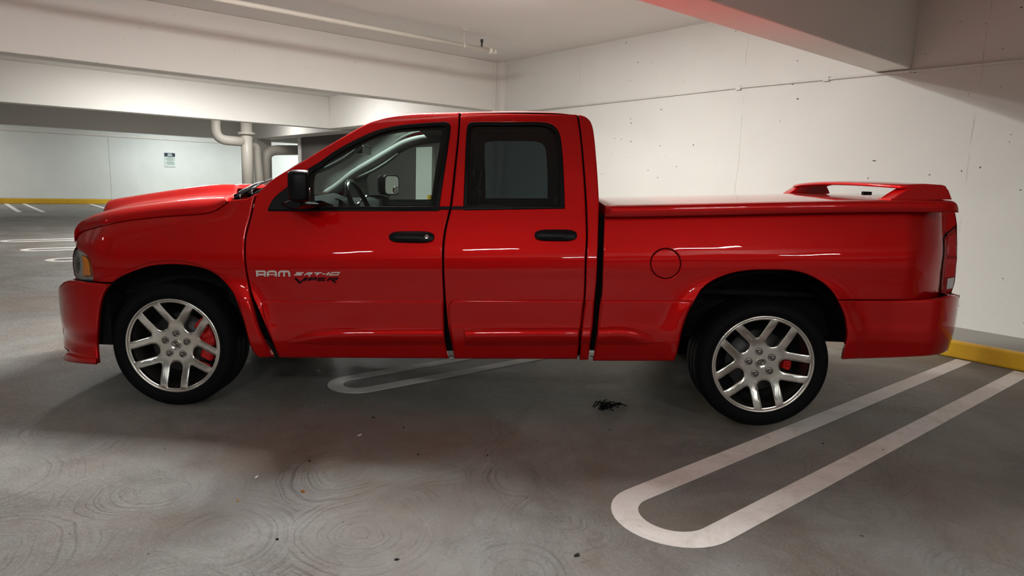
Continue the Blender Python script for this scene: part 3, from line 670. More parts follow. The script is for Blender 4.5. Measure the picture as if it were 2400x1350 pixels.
cross('tailgate', [P3(px, py, Dside) for px, py in ((2235, 480), (2240.7, 511), (2243, 527), (2243, 560), (2243, 607), (2239, 644), (2230, 686))], .03, M_red)
cross('bumper_rear_face', [P3(px, py, Drb) for px, py in ((2229, 694), (2258, 696), (2271, 699), (2275, 704), (2274, 730), (2266, 770), (2251, 800), (2229, 818), (2200, 831))], .05, M_red)

# ---------- hood
def curve3(pts, d, step=12):
    out = []
    for p in cr(pts, step): 
        x, z = S(p.x, p.y, d); out.append((x, z))
    return out
seam = [(Vector(S(p.x, p.y, Dside))) for p in cr([(182, 549.5), (196, 541.5), (233, 530.3), (287, 518.3), (367, 508.3), (438, 503.3), (478, 500), (502, 494), (519, 484), (537, 467.5)], 8)]
seamx = [s.x for s in seam]; seamz = [s.y for s in seam]; seamd = [Dside(s.x, s.y)-.008 for s in seam]
ridge = curve3([(176, 534), (184, 524), (198, 514), (231, 499.5), (270, 489.5), (316, 482), (387, 473), (459, 465), (536, 460.5)], .30)
bulge = curve3([(262, 490), (292, 483), (318, 472), (352, 463), (387.5, 457), (459, 446), (506, 439), (554, 433), (589, 431)], 1.22)
rx = [p[0] for p in ridge]; rz = [p[1] for p in ridge]; bx = [p[0] for p in bulge]; bz = [p[1] for p in bulge]
NS = 44; rows = []
for i in range(NS+1):
    t = i/NS; row = []
    x0, x1 = seamx[0], seamx[-1]
    xs_ = x0+(x1-x0)*t
    sz = interp(xs_, seamx, seamz); sd = interp(xs_, seamx, seamd)
    xr = rx[0]+(rx[-1]-rx[0])*t; zr0 = interp(xr, rx, rz)
    half = []
    for k in range(9):      # flank: quarter round from the seam up to the ridge
        a = k/8; y = sd+(.30-sd)*a**2.0; zz = sz+(zr0-sz)*(1-(1-a)**1.7); half.append((xs_+(xr-xs_)*a, y, zz))
    for k in range(1, 17):
        y = .30+.70*k/16; xc = xr-(.06+.11*t)*ss((y-.3)/.6)
        b = interp(xc, bx, bz) if xc > bx[0] else zr0
        b = max(b, zr0+.006); hgt = (b-zr0); u = ss((y-.58)/.16); half.append((xc+(.0 if t < 1 else 0), y, zr0+.016*(1-u)*ss((y-.30)/.28)+hgt*u))
    row = half+[(x, TW-y, z) for x, y, z in half[-2::-1]]
    rows.append(row)
# nose curl and rear flange
n0 = [(x-.012, y, z-.03) for x, y, z in rows[0]]; n1 = [(x-.012, y, z-.09) for x, y, z in rows[0]]
rl = [(x+.01, y, z-.03) for x, y, z in rows[-1]]
q = MB(); q.grid([n1, n0]+rows+[rl]); hood = q.build('hood', M_red, TRUCK)
hood.modifiers.new('sub', 'SUBSURF').levels = 1; hood.modifiers['sub'].render_levels = 1
# small vent bar on the hood bulge
va = S3(475, 452.5, .70); vb_ = S3(521, 446.5, .70)
q = MB(); q.box((va.x, .655, va.z-.006), (vb_.x, .675, va.z+.012)); q.build('hood_vent', M_chromed, TRUCK, .004)

# ---------- cowl, wipers, windshield, roof
cowlD = [(540, 470), (554, 467), (577.5, 465), (590, 460), (600, 454)]
q = MB(); rows = []
hr = rows_h = None
xa = seamx[-1]
for k in range(13):
    t = k/12; y = .17+(TW-.34)*t; u = 1-(2*t-1)**2
    rows.append([(xa-.06-.20*u, y, 1.21+.03*u), (xa+.05-.19*u, y, 1.235+.02*u), (xa+.15-.17*u, y, 1.265+.02*u), (xa+.30-.16*u, y, 1.30+.03*u)])
q.grid(rows); q.build('cowl', M_black, TRUCK)
APX = [(603, 455), (640, 421.5), (700, 385.5), (767.5, 344), (810, 319), (860, 291.5), (895, 279), (935, 271.5)]
ap = []
for p in cr(APX, 14): x, z = S(p.x, p.y, Dside); ap.append((x, Dside(x, z)+.012, z-.004))
rows = []
for i, (x, y, z) in enumerate(ap):
    t = i/(len(ap)-1); rows.append([(x-(.20-.12*t)*(1-(2*k/16-1)**2), y+(TW-2*y)*k/16, z+(.0+.035*t)*(1-(2*k/16-1)**2)) for k in range(17)])
q = MB(); q.grid(rows); q.build('windshield', G_ws, TRUCK, fix=False)
RFX = [(935, 271.5), (985, 267.5), (1076, 265.3), (1195, 263), (1293, 264.5), (1352, 270), (1371, 274.5), (1384, 286)]
rows = []; rf = []
for p in cr(RFX, 14): x, z = S(p.x, p.y, Dside); rf.append((x, Dside(x, z)-.001, z-.001))
for i, (x, y, z) in enumerate(rf):
    t = i/(len(rf)-1); fr = 1-ss(t/.25)
    rows.append([(x-.085*fr*(1-(2*k/20-1)**2), y+(TW-2*y)*k/20, z+.036*(1-(2*k/20-1)**4)*(1 if t < .8 else 1-.9*ss((t-.8)/.2))) for k in range(21)])
q = MB(); q.grid(rows); q.build('roof', M_red, TRUCK)
# roof-door joint line and back of the cab
BK = [(1384, 286), (1391, 308), (1398, 377), (1402, 435), (1404, 480), (1402, 560), (1398, 655), (1390, 768), (1380, 842)]
bk = []
for p in cr(BK, 18): x, z = S(p.x, p.y, Dside); bk.append((x-.004, Dside(x, z)+.004, z))
top = [b for b in bk if b[2] > 1.40]; mid = [b for b in bk if b[2] <= 1.75]
rows = [[(x+.02*(1-(2*k/12-1)**2), y+(TW-2*y)*k/12, z) for k in range(13)] for x, y, z in bk if z < 1.44 or z > 1.80]
lo = [[(x+.02*(1-(2*k/12-1)**2), y+(TW-2*y)*k/12, z) for k in range(13)] for x, y, z in bk if z < 1.44]
hi = [[(x+.02*(1-(2*k/12-1)**2), y+(TW-2*y)*k/12, z) for k in range(13)] for x, y, z in bk if z > 1.78]
md_ = [[(x+.02*(1-(2*k/12-1)**2), y+(TW-2*y)*k/12, z) for k in range(13)] for x, y, z in bk if 1.38 < z < 1.86]
q = MB(); q.grid(lo); q.grid(hi)
q.grid([r[:3] for r in md_]); q.grid([r[-3:] for r in md_]); q.build('cab_back', M_red, TRUCK)
q = MB(); q.grid([r[2:-2] for r in md_]); q.build('rear_window', G_rear, TRUCK, fix=False)
def bez(a, b, c_, n=10): a, b, c_ = Vector(a), Vector(b), Vector(c_); return [a*(1-t)**2+b*2*t*(1-t)+c_*t*t for t in [i/n for i in range(n+1)]]
# wipers
w0 = S3(556, 459, .38); w1 = S3(621, 425, .62)
q = MB(); q.tube(bez(w0, (w0+w1)/2+Vector((0, 0, .03)), w1), [.014]*4+[.010]*4+[.007]*3, 8); q.tube([w0-Vector((0, 0, .03)), w0+Vector((0, 0, .012))], .022, 10); wa = q.build('wiper_arm', M_gloss, TRUCK)
a0, a1 = S3(573, 452, .45), S3(637, 419.5, .9); q = MB(); q.tube([a0, (a0+a1)/2+Vector((0, 0, .006)), a1], .006, 6); q.build('wiper_blade', M_gloss, wa)
w0b = S3(586, 449, .8); w1b = S3(628, 424, 1.2); q = MB(); q.tube(bez(w0b, (w0b+w1b)/2+Vector((0, 0, .02)), w1b), .008, 8); q.tube([w0b-Vector((0, 0, .04)), w0b+Vector((0, 0, .01))], .02, 8); q.build('wiper_arm', M_gloss, TRUCK)

# ---------- glass, window trims, belt strip
def Dg(x, z): return Dside(x, z)+.012
def Dt(x, z): return Dside(x, z)-.003
FW_IN = [(724, 486, c), (724, 411), (753, 387), (788, 362.5), (838, 335), (887, 313), (936, 302), (986, 297), (1022, 295), (1040, 295), (1046.5, 300), (1042, 342), (1032, 402), (1018, 483, c)]
panel('window_seal', pxo([(628, 495, c), (640, 468), (672, 440), (716, 401), (750, 379), (785, 354), (835, 326.5), (885, 305), (935, 294), (985, 289), (1022, 286.5), (1047, 286.5), (1056, 294), (1051, 340), (1042, 400), (1030, 480), (1028, 495, c)]), [pxo(FW_IN)], Dt, M_gloss, sp=.02, edge=.014, rnd=.003, flange=.02)
RW_IN = [(1096, 480, c), (1098, 411), (1102, 306), (1106, 296), (1114, 293.5), (1195, 293.5), (1270, 294), (1288, 299), (1301, 312), (1307, 340), (1311, 411), (1313, 480, c)]
panel('window_seal', pxo([(1086, 493, c), (1089, 411), (1094, 303), (1098, 290), (1110, 286.3), (1195.5, 286.2), (1270, 286.4), (1294, 292), (1309, 307), (1316, 338), (1321, 411), (1323.6, 489, c)]), [pxo(RW_IN)], Dt, M_gloss, sp=.02, edge=.014, rnd=.003, flange=.02)
panel('front_door_glass', pxo([(722, 490, c), (720, 408), (750, 383), (785, 359), (835, 331), (885, 309), (936, 298), (986, 293), (1030, 291), (1048, 293), (1046, 342), (1036, 402), (1022, 490, c)]), [], Dg, G_front, sp=.04, rnd=.001, flange=.002)
panel('rear_door_glass', pxo([(1092, 486, c), (1094, 411), (1099, 300), (1106, 291), (1195, 290.5), (1270, 291), (1294, 298), (1305, 312), (1311, 340), (1315, 411), (1317, 486, c)]), [], Dg, G_rear, sp=.04, rnd=.001, flange=.002)
panel('belt_strip', pxo([(640, 484.5, c), (1057, 483.5, c), (1054.5, 491.5, c), (640, 494.5, c)]), [], lambda x, z: Dside(x, z)-.006, M_gloss, sp=.03, edge=.01, rnd=.003)
panel('belt_strip', pxo([(1060, 483.5, c), (1322, 481, c), (1322, 488.5, c), (1057.5, 491.5, c)]), [], lambda x, z: Dside(x, z)-.006, M_gloss, sp=.03, edge=.01, rnd=.003)
# bright reflection bead along the upper front window seal
# door handles
def handle(x0, y0, x1, y1, lock=None):
    xc, yc, hw, hh = (x0+x1)/2, (y0+y1)/2, (x1-x0)/2, (y1-y0)/2
    pts = []
    for i in range(40):
        a = 2*PI*i/40; ca, sa = math.cos(a), math.sin(a); pts.append((xc+hw*math.copysign(abs(ca)**.55, ca), yc+hh*math.copysign(abs(sa)**.75, sa)))
    xm, zm = S(xc, yc, Dside); sx = hw/365; sz = hh/365
    def Dh(x, z): return Dside(x, z)-.004-.026*max(0, 1-((z-zm)/(sz*1.02))**2)**.5*max(0, 1-((x-xm)/(sx*1.02))**4)**.5
    h = panel('door_handle', pxo(pts, step=5), [], Dh, M_black, sp=.010, edge=.008, rnd=.002)
    # pull bar seam
    xs_ = x0+(x1-x0)*.745
    panel('handle_seam', pxo([(xs_-.7, y0+2, c), (xs_+.7, y0+2, c), (xs_+.7, y1-2, c), (xs_-.7, y1-2, c)], step=5), [], lambda x, z: Dh(x, z)-.0015, M_under, parent=h[0], sp=.01, edge=.004, rnd=.0005, mirror=False)
    panel('handle_recess', pxo([(x0+10, yc+3, c), (xs_-6, yc+3, c), (xs_-6, y1-4, c), (x0+14, y1-4, c)], step=5), [], lambda x, z: Dh(x, z)-.001, M_under, parent=h[0], sp=.01, edge=.006, rnd=.0005, mirror=False)
    if lock:
        panel('key_lock', pxo([(lock[0]+4.6*math.cos(a), lock[1]+4.6*math.sin(a)) for a in [2*PI*i/18 for i in range(18)]], step=3), [], lambda x, z: Dh(x, z)-.004, M_chrome, parent=h[0], sp=.008, edge=.003, rnd=.001, flange=.006, mirror=False)
handle(912.5, 541.5, 1018, 568.5, (1001.5, 553.8)); handle(1253, 537.5, 1352, 564.5)

# ---------- side mirrors
def prism_px(name, outline, d0, d1, mtl, parent, bevel=.01, mirror=True, inset_far=0):
    pts = [S(px, py, d0) for px, py in outline]; out = []
    for side in ((0, 1) if mirror else (0,)):
        q = MB(); n = len(pts); f = (lambda y: TW-y) if side else (lambda y: y)
        q.add([(x, f(d0), z) for x, z in pts]+[(x, f(d1), z) for x, z in pts], [tuple(range(n)), tuple(range(2*n-1, n-1, -1))]+[(i, n+i, n+(i+1) % n, (i+1) % n) for i in range(n)])
        out.append(q.build(name, mtl, parent or TRUCK, bevel, 3))
    return out
# sail triangle on the door
panel('mirror_sail', pxo([(628, 492.5, c), (630, 486), (638, 470), (655, 453), (672, 440), (700, 415, c), (722, 408, c), (722, 492.5, c)]), [], lambda x, z: Dside(x, z)-.012, M_black, sp=.02, edge=.014)
sx0, sz0 = S(716, 462, .0)
def mirror(side):
    f0 = (lambda y: TW-y) if side else (lambda y: y)
    f = lambda y: y
    # housing: rounded shell, outline in (y, z), extruded along x
    y0, y1 = -.185, .015
    fa = S(677, 470, -.18); fb = S(712, 400, -.18)
    xA, xB = fa[0]+(.05 if side else -.035), fb[0]+.025+(.05 if side else -.035); z0, z1 = S(690, 474, -.18)[1], S(690, 397, -.18)[1]
    q = MB(); rows = []
    for sx, sc, in ((0, .62), (.10, .80), (.25, .93), (.5, 1), (.8, 1.0), (1, .97)):
        row = []
        for i in range(32):
            a = 2*PI*i/32; ca, sa = math.cos(a), math.sin(a); ex = .42
            yy = (y0+y1)/2+(y1-y0)/2*sc*math.copysign(abs(ca)**ex, ca); zz = (z0+z1)/2+(z1-z0)/2*(sc*.5+.5 if sc < 1 else 1)*math.copysign(abs(sa)**ex, sa)
            row.append((xA+(xB-xA)*sx, f(yy), zz))
        rows.append(row)
    pv = Vector(((xA+xB)/2, (y0+y1)/2, 0)); an = math.radians(33 if side else 19)
    def rt(v):
        v = Vector(v); a, b = v.x-pv.x, v.y-pv.y; v = Vector((pv.x+a*math.cos(an)-b*math.sin(an), pv.y+a*math.sin(an)+b*math.cos(an), v.z)); v.y = f0(v.y); return v
    rows = [[rt(v) for v in r] for r in rows]
    q.grid(rows, closed_u=True); q.add(rows[0], [tuple(range(32))], True); q.add(rows[-1], [tuple(range(32))[::-1]], False)
    h = q.build('mirror_housing', M_black, TRUCK)
    q = MB(); cy, cz = (y0+y1)/2, (z0+z1)/2; row = []
    for i in range(32):
        a = 2*PI*i/32; ca, sa = math.cos(a), math.sin(a); row.append((xB+.002, f(cy+(y1-y0)*.42*math.copysign(abs(ca)**.42, ca)), cz+(z1-z0)*.43*math.copysign(abs(sa)**.42, sa)))
    q.add([rt(v) for v in row+[(xB+.003, f(cy), cz)]], [(i, (i+1) % 32, 32) for i in range(32)]); q.build('mirror_glass', M_chrome, h)
    q = MB(); cz2 = z0+(z1-z0)*.27; cy2 = cy-.05; q.tube([rt((xB+.003, f(cy2), cz2)), rt((xB+.010, f(cy2), cz2))], .034, 20); q.build('blind_spot_mirror', M_chromed, h)
    # arm from sail base
    zb = S(700, 478, -.05)[1]
    q = MB(); rows = []
    for t in [i/6 for i in range(7)]:
        y = -.12+.24*t; xc = xA+(xB-xA)*.35-.04*t; hx = .045+.075*t**1.5; hz = .022+.006*t
        rows.append([(xc+hx*math.cos(a), f0(y), zb+hz*math.sin(a)-.01*t) for a in [2*PI*k/16 for k in range(16)]])
    q.grid(rows, closed_u=True); q.add(rows[0], [tuple(range(16))]); q.build('mirror_arm', M_black, TRUCK)
mirror(0); mirror(1)

# ---------- tonneau cover and wing
cx0 = S(1418, 482, .1); 
prof = []
cov = []
for p in cr([(1418, 482.5), (1500, 481.5), (1700, 477.5), (1900, 473), (2096, 470.5), (2228, 471)], 30): x, z = S(p.x, p.y, .10); cov.append((x, z))
NR = 24; rows = []
def covrow(x, z, y0, sh=0, low=None):
    row = []
    for k in range(NR+1):
        t = k/NR; y = y0+(TW-2*y0)*t; u = 1-(2*t-1)**2; zz = z+.028*u-sh
        row.append((x, y, zz))
    # edge lip down each side
    lip = [(x, y0-.010, z-.004-sh), (x, y0-.015, z-.012-sh), (x, y0-.017, z-.062-sh), (x, y0-.012, z-.069-sh), (x, y0+.03, z-.069-sh)]
    return [(a, b, c2) for a, b, c2 in lip[::-1]]+row+[(a, TW-b, c2) for a, b, c2 in lip]
for x, z in cov: rows.append(covrow(x, z, .088))
xe, ze = cov[-1]
for dx, dz in ((.015, .003), (.032, .012), (.044, .030), (.050, .055)):
    r = covrow(xe+dx, ze-dz, .088+dx*.3); r = [(a, b, max(c2, ze-.068)) for a, b, c2 in r]; rows.append(r)
q = MB(); q.grid(rows); q.add([(a, b, c2) for a, b, c2 in rows[0]], [tuple(range(len(rows[0])))]); q.build('bed_cover', M_red, TRUCK)
# bed side line under the cover: dark recess
# wing
def zc_(x): return interp(x, [p[0] for p in cov], [p[1] for p in cov])
yn, yf = .13, TW-.13
xt0 = S(2091, 468.5, yn)[0]; xt1 = S(2232, 467.8, yn)[0]
zt = S(2150, 430.5, .55)[1]
def leg(y0, sgn):
    ps = [(2091, 468.5), (2108, 456), (2135, 440), (2170, 435.2), (2204, 432.8), (2215, 435), (2224, 446), (2232, 467.8)]
    pts = [S(px, py, yn) for px, py in ps]; n = len(pts); q = MB(); rows = []
    for d, k in ((0, 1), (.035, 1.0), (.10, .99), (.15, .96)):
        rows.append([(x, y0+sgn*d, z if i not in (1, 2, 3, 4, 5) else z) for i, (x, z) in enumerate(pts)])
    q.grid(rows); q.add(rows[0], [tuple(range(n))]); q.add(rows[-1], [tuple(range(n))[::-1]]); return q
wg = leg(yn, 1).build('wing_leg', M_red, TRUCK, .006); wg2 = leg(yf, -1).build('wing_leg', M_red, TRUCK, .006)
# blade: thin aerofoil spanning the bed, swept forward towards the middle
zbase = zc_(xt0)
pl = [S(px, py, yn) for px, py in ((2135, 440), (2170, 435.2), (2204, 432.8), (2215, 435))]
rows = []
nb = 28
for k in range(nb+1):
    t = k/nb; y = yn+.02+(yf-yn-.04)*t; u = 1-(2*t-1)**2; lead = pl[0][0]-.02-.10*u**.7; tr_ = pl[3][0]+.02; zz = pl[1][1]+.022*u
    ch = tr_-lead; row = []
    for (cx_, cz_) in ((0, -.018), (.08, -.004), (.25, .004), (.6, .010), (.9, .008), (1, .0), (1.0, -.018), (.8, -.026), (.4, -.030), (.1, -.026)): row.append((lead+ch*cx_, y, zz+cz_))
    rows.append(row)
q = MB(); q.grid(rows, closed_u=True); q.add(rows[0], [tuple(range(10))]); q.add(rows[-1], [tuple(range(10))[::-1]]); q.build('wing_blade', M_red, TRUCK)
la = S3(2030, 462.5, .95); q = MB(); q.box((la.x-.03, .93, zc_(la.x)+.02), (la.x+.03, .97, zc_(la.x)+.045)); q.build('cover_latch', M_black, TRUCK, .004)
for y in (.14, TW-.14): q = MB(); q.box((xt0-.02, y-.03, zbase-.01), (xt1-.01, y+.12 if y < 1 else y+.03, zbase+.012)); q.build('wing_pad', M_red, TRUCK, .005)

# ---------- dark inner structure, wheel wells, underbody
q = MB(); q.box((.60, .18, .38), (2.62, TW-.20, .60)); q.box((.28, .2, .55), (.62, TW-.2, .62)); q.box((.34, .24, .60), (2.62, .26, 1.22)); q.box((.34, TW-.26, .60), (2.62, TW-.24, 1.22)); q.box((.30, .2, .6), (.36, TW-.2, 1.22)); q.build('cab_floor', M_under, TRUCK)
panel('inner_side', [Vector(p) for p in ((.40, .42), (2.66, .44), (2.68, 1.30), (.40, 1.22))], [], lambda x, z: .205, M_under, sp=.1)
q = MB(); q.box((2.70, .22, 1.02), (4.60, TW-.22, 1.34)); q.box((2.70, .16, .50), (3.02, TW-.16, 1.02)); q.box((4.42, .22, .58), (4.62, TW-.22, 1.02)); q.build('bed_floor', M_under, TRUCK)
q = MB(); q.box((-.52, .32, .50), (.32, TW-.32, 1.10)); q.box((-.60, .40, .32), (-.52, TW-.40, 1.0)); q.box((-.60, .13, .35), (-.44, TW-.13, .75)); q.build('engine_block', M_under, TRUCK)
q = MB(); q.box((.30, .45, .50), (3.2, TW-.45, .53)); q.box((-.7, .30, .66), (.4, TW-.30, .69)); q.box((2.9, .30, .80), (4.6, TW-.30, .83)); q.box((-.7, .50, .46), (4.6, .60, .56)); q.box((-.7, TW-.60, .46), (4.6, TW-.5, .56)); q.tube([(WR[0], .2, WR[1]), (WR[0], TW-.2, WR[1])], .05, 12); q.tube([(WF[0], .2, WF[1]), (WF[0], TW-.2, WF[1])], .04, 12); q.build('chassis_frame', M_under, TRUCK)
for (cx, cz), ra in ((WF, .56), (WR, .60)):
    for side in (0, 1):
        f = (lambda y: TW-y) if side else (lambda y: y)
        rows = []
        for i in range(25):
            a = PI*i/24; zz_ = max(.52, cz+.01+ra*math.sin(a)*.94); rows.append([(cx+ra*math.cos(a), f(.055), zz_), (cx+ra*math.cos(a), f(.42), zz_), (cx, f(.44), cz+.0)])
        q = MB(); q.grid(rows, smooth=False); q.build('wheel_well', M_under, TRUCK)
# dark gap behind the cab
q = MB(); q.box((2.60, .21, .41), (2.72, TW-.21, 1.30)); q.build('gap_filler', M_under, TRUCK)
# bright sill steps in the door gaps
for px in (1058, 1356.5, 1386.5):
    pass
    panel('door_sill', pxo([(px-5, 836, c), (px+4, 836, c), (px+5, 842, c), (px-3, 842, c)], lambda x, z: .13), [], lambda x, z: .125, M_alloyd, sp=.02, rnd=.002)

# ---------- wheels
RIM, TYR = .307, .396
def wheel(cx, cz, sx, sz, side, front):
    M = lambda p: Vector((cx+p.x*sx, (TW-p.y) if side else p.y, cz+p.z*sz))
    f = (lambda q: [M(Vector(v)) for v in q])
    def dep(r):
        t = min(1, max(0, (RIM*.94-r)/(RIM*.60))); return .012+.040*ss(t)
    Dw = lambda x, z: dep(math.hypot(x, z))
    outer = [Vector((RIM*.955*math.cos(a), RIM*.955*math.sin(a))) for a in [2*PI*i/120 for i in range(120)]]
    holes = []
    ro = RIM*.905
    def rotp(pts, a): return [Vector((x*math.cos(a)-y*math.sin(a), x*math.sin(a)+y*math.cos(a))) for x, y in pts]
    a0 = -PI/2 if front else -PI/2+math.radians(14)
    a0 = math.radians(-92) if front else math.radians(-77)
    h, wsp = .135*RIM, .155*RIM
    for k in range(5):
        a = a0+2*PI*k/5
        # U shaped opening along +x before rotation
        pts = []; xi = .37*RIM; rr = h*.8
        for i in range(9): t = PI/2+(PI)*i/8; pts.append((xi+rr+rr*math.cos(t), (h)*math.sin(t)))
        xo = math.sqrt(ro*ro-h*h)
        ang = math.asin(h/ro)
        for i in range(7): t = -ang+2*ang*i/6; pts.append((ro*math.cos(t), ro*math.sin(t)*(1.0)))
        holes.append(rotp(pts, a))
        # V shaped opening between the pairs
        b = a+PI/5; off = h+wsp; xi = off/math.sin(PI/5)
        # edge line: parallel to the U axis at distance off
        def lp(s, sg):   # point on edge line at distance s from apex
            return (xi+s*math.cos(PI/5), sg*s*math.sin(PI/5))
        # outer intersection
        s = 0
        while math.hypot(*lp(s, 1)) < ro: s += .0005
        pts = []
        e0 = .022
        pts += [lp(s, -1)]
        am = math.atan2(lp(s, 1)[1], lp(s, 1)[0])
        for i in range(1, 10): t = -am+2*am*i/10; pts.append((ro*math.cos(t), ro*math.sin(t)))
        pts += [lp(s, 1), lp(s*.5, 1), lp(e0, 1)]
        for i in range(1, 4): t = i/4; A, B = Vector(lp(e0, 1)), Vector(lp(e0, -1)); Cc = Vector((xi+.004, 0)); v = A*(1-t)**2+Cc*2*t*(1-t)+B*t*t; pts.append((v.x, v.y))
        pts += [lp(e0, -1), lp(s*.5, -1)]
        holes.append(rotp(pts, b))
    root = panel('wheel', outer, holes, Dw, M_alloy, sp=.014, edge=.009, rnd=.0035, flange=.028, mirror=False, tr=M)[0]
    if side:
        root.data.flip_normals()
    root['label'] = ('front' if front else 'rear')+' wheel with ten polished spokes'+(' on the far side' if side else ' on the near side')
    # rim lip and barrel
    q = MB(); q.lathe([(RIM*.935, .016), (RIM*.945, .008), (RIM*.965, .0045), (RIM*.99, .006), (RIM*1.0, .012), (RIM*1.0, .03), (RIM*.965, .034)], 96)
    q.v = f(q.v); q.build('rim_lip', M_alloy, root)
    q = MB(); q.lathe([(RIM*.95, .012), (RIM*.925, .03), (RIM*.905, .045), (RIM*.90, .10), (RIM*.86, .12), (RIM*.86, .22), (RIM*.93, .26)], 72); q.v = f(q.v); q.build('rim_barrel', M_alloyd, root)
    q = MB(); q.lathe([(RIM*.985, .022), (RIM*1.0, .006), (RIM*1.03, -.002), (RIM*1.10, -.010), (TYR*.93, -.002), (TYR*.965, .008), (TYR*.985, .022), (TYR, .05), (TYR, .095), (TYR*.994, .099), (TYR*.994, .106), (TYR, .11), (TYR, .16), (TYR*.994, .164), (TYR*.994, .171), (TYR, .175), (TYR, .235), (TYR*.985, .265), (TYR*.93, .288), (RIM*1.05, .29), (RIM*.97, .27)], 96); q.v = f(q.v); ty = q.build('tyre', M_tyre, root)
    # raised sidewall ribs
    q = MB(); q.lathe([(RIM*1.055, -.003), (RIM*1.06, -.009), (RIM*1.07, -.010), (RIM*1.075, -.006)], 96); q.lathe([(TYR*.93, -.001), (TYR*.934, -.006), (TYR*.944, -.004), (TYR*.948, .003)], 96); q.v = f(q.v); q.build('sidewall_rib', M_tyre, root)
    # hub, lug nuts, centre cap
    la = math.radians(90 if front else 97)
    la = (a0+PI/5)
    for k in range(5):
        a = la+2*PI*k/5; px_, pz_ = .0735*math.cos(a), .0735*math.sin(a); q = MB(); T = Matrix.Translation((px_, 0, pz_))
        q.lathe([(.024, .054), (.023, .048), (.0205, .0475), (.019, .056)], 20, T); q.lathe([(.015, .056), (.0145, .036), (.012, .031), (.007, .0285), (.0001, .028)], 20, T); q.v = f(q.v); q.build('lug_nut', M_chromed, root)
    q = MB(); q.lathe([(.034, .054), (.0335, .044), (.031, .0405), (.028, .0405), (.0265, .043), (.0001, .041)], 40); q.v = f(q.v); cap = q.build('centre_cap', M_alloy, root)
    # ram-head relief on the cap
    q = MB()
    for sg in (-1, 1):
        pts = [(sg*.004, .036, .008), (sg*.013, .036, .013), (sg*.020, .036, .006), (sg*.017, .037, -.004), (sg*.011, .037, -.003)]
        q.tube([Vector(p) for p in pts], [.003, .004, .0042, .0035, .002], 8)
    q.tube([Vector((0, .036, .009)), Vector((0, .034, 0)), Vector((0, .036, -.013))], [.004, .006, .003], 10); q.v = f(q.v); q.build('cap_emblem', M_alloyd, root)
    # brake disc and caliper
    q = MB(); q.lathe([(.06, .120), (.19, .118), (.192, .15), (.06, .152)], 64); q.lathe([(.0001, .085), (.07, .085), (.085, .09), (.085, .125)], 40); q.v = f(q.v); q.build('brake_disc', M_dark_metal, root)
    q = MB(); rows = []
    aa = (math.radians(-28), math.radians(48)) if front else (math.radians(-14), math.radians(12))
    r0, r1 = (.150, .240) if front else (.145, .200)
    for i in range(13):
        a = aa[0]+(aa[1]-aa[0])*i/12; e = .012*(1 if i in (3, 6, 9) else 0); row = []
        for r, d in ((r0, .115), (r0+.006, .082), (r0+.02, .070+e), (r1-.02, .070+e), (r1-.004, .082), (r1, .16)): row.append((r*math.cos(a), d, r*math.sin(a)))
        rows.append(row)
    q.grid(rows, smooth=False); q.add(rows[0], [tuple(range(6))]); q.add(rows[-1], [tuple(range(6))[::-1]]); q.v = f(q.v); q.build('brake_caliper', M_cal, root, .004)
    # black back of the wheel
    q = MB(); q.lathe([(.0001, .20), (RIM*.90, .20)], 48); q.v = f(q.v); q.build('wheel_back', M_under, root)
    if front and not side:
        q = MB(); q.tube([M(Vector((.0, .035, -RIM*.915))), M(Vector((.0, .02, -RIM*.88)))], .006, 8); q.build('tyre_valve', M_black, root)
    return root
for side in (0, 1):
    wheel(WF[0], WF[1], .985, 1.0, side, True)
    wheel(WR[0], WR[1], 1.05, 1.026, side, False)

# ---------- badges
def strokes(name, segs, w, mtl, off=.005, lab=None):
    q = MB()
    for s in segs:
        pts, ww = (s, w) if not isinstance(s[0], list) else (s[0], s[1])
        P_ = [Vector(p) for p in pts]; n = len(P_); L, R_ = [], []
        for i in range(n):
            a = P_[max(i-1, 0)]; b = P_[min(i+1, n-1)]; t1 = (P_[i]-a).normalized() if i else (b-P_[i]).normalized(); t2 = (b-P_[i]).normalized() if i < n-1 else t1
            n1 = Vector((-t1.y, t1.x)); n2 = Vector((-t2.y, t2.x)); m_ = (n1+n2); m_ = m_.normalized() if m_.length > .1 else n1; k = ww/2/max(.5, m_.dot(n1)); L.append(P_[i]+m_*k); R_.append(P_[i]-m_*k)
        def T(p, o): x, z = S(p.x, p.y, Dside); return (x, Dside(x, z)-o, z)
        vs = [T(p, off) for p in L]+[T(p, off) for p in R_]+[T(p, -.001) for p in L]+[T(p, -.001) for p in R_]
        fs = [(i, i+1, n+i+1, n+i) for i in range(n-1)]+[(i, i+1, 2*n+i+1, 2*n+i) for i in range(n-1)]+[(n+i, n+i+1, 3*n+i+1, 3*n+i) for i in range(n-1)]+[(0, n, 3*n, 2*n), (n-1, 2*n-1, 4*n-1, 3*n-1)]
        q.add(vs, fs)
    o = q.build(name, mtl, TRUCK)
    if lab: o['label'] = lab
    return o
M_badge = mat('satin_chrome_badge', (.85, .82, .78), .25, .35)
# first word, upright rounded capitals
strokes('chrome_lettering', [
 [(600.5, 635.8), (620, 635.8), (622, 637.5), (622, 641), (619, 643.2), (606, 643.2)], [(603.3, 636), (603.5, 647.8)], [[(603, 643.3), (619, 643.3), (621.6, 645.5), (621.8, 647.8)], 3.4],
 [(628.3, 647.8), (628, 640), (630.5, 636.6), (635, 635.8), (642, 635.8), (646, 636.6), (647.4, 640), (647.4, 647.8)], [[(628, 643.2), (648, 643.2)], 2.4],
 [(654.8, 647.8), (654.4, 640), (656.8, 636.6), (660, 635.8), (672, 635.8), (676.6, 636.6), (678.6, 640), (678.8, 647.8)], [(666.6, 636), (666.6, 647.8)]], 4.0, M_badge, .006, 'chrome lettering on the front door')
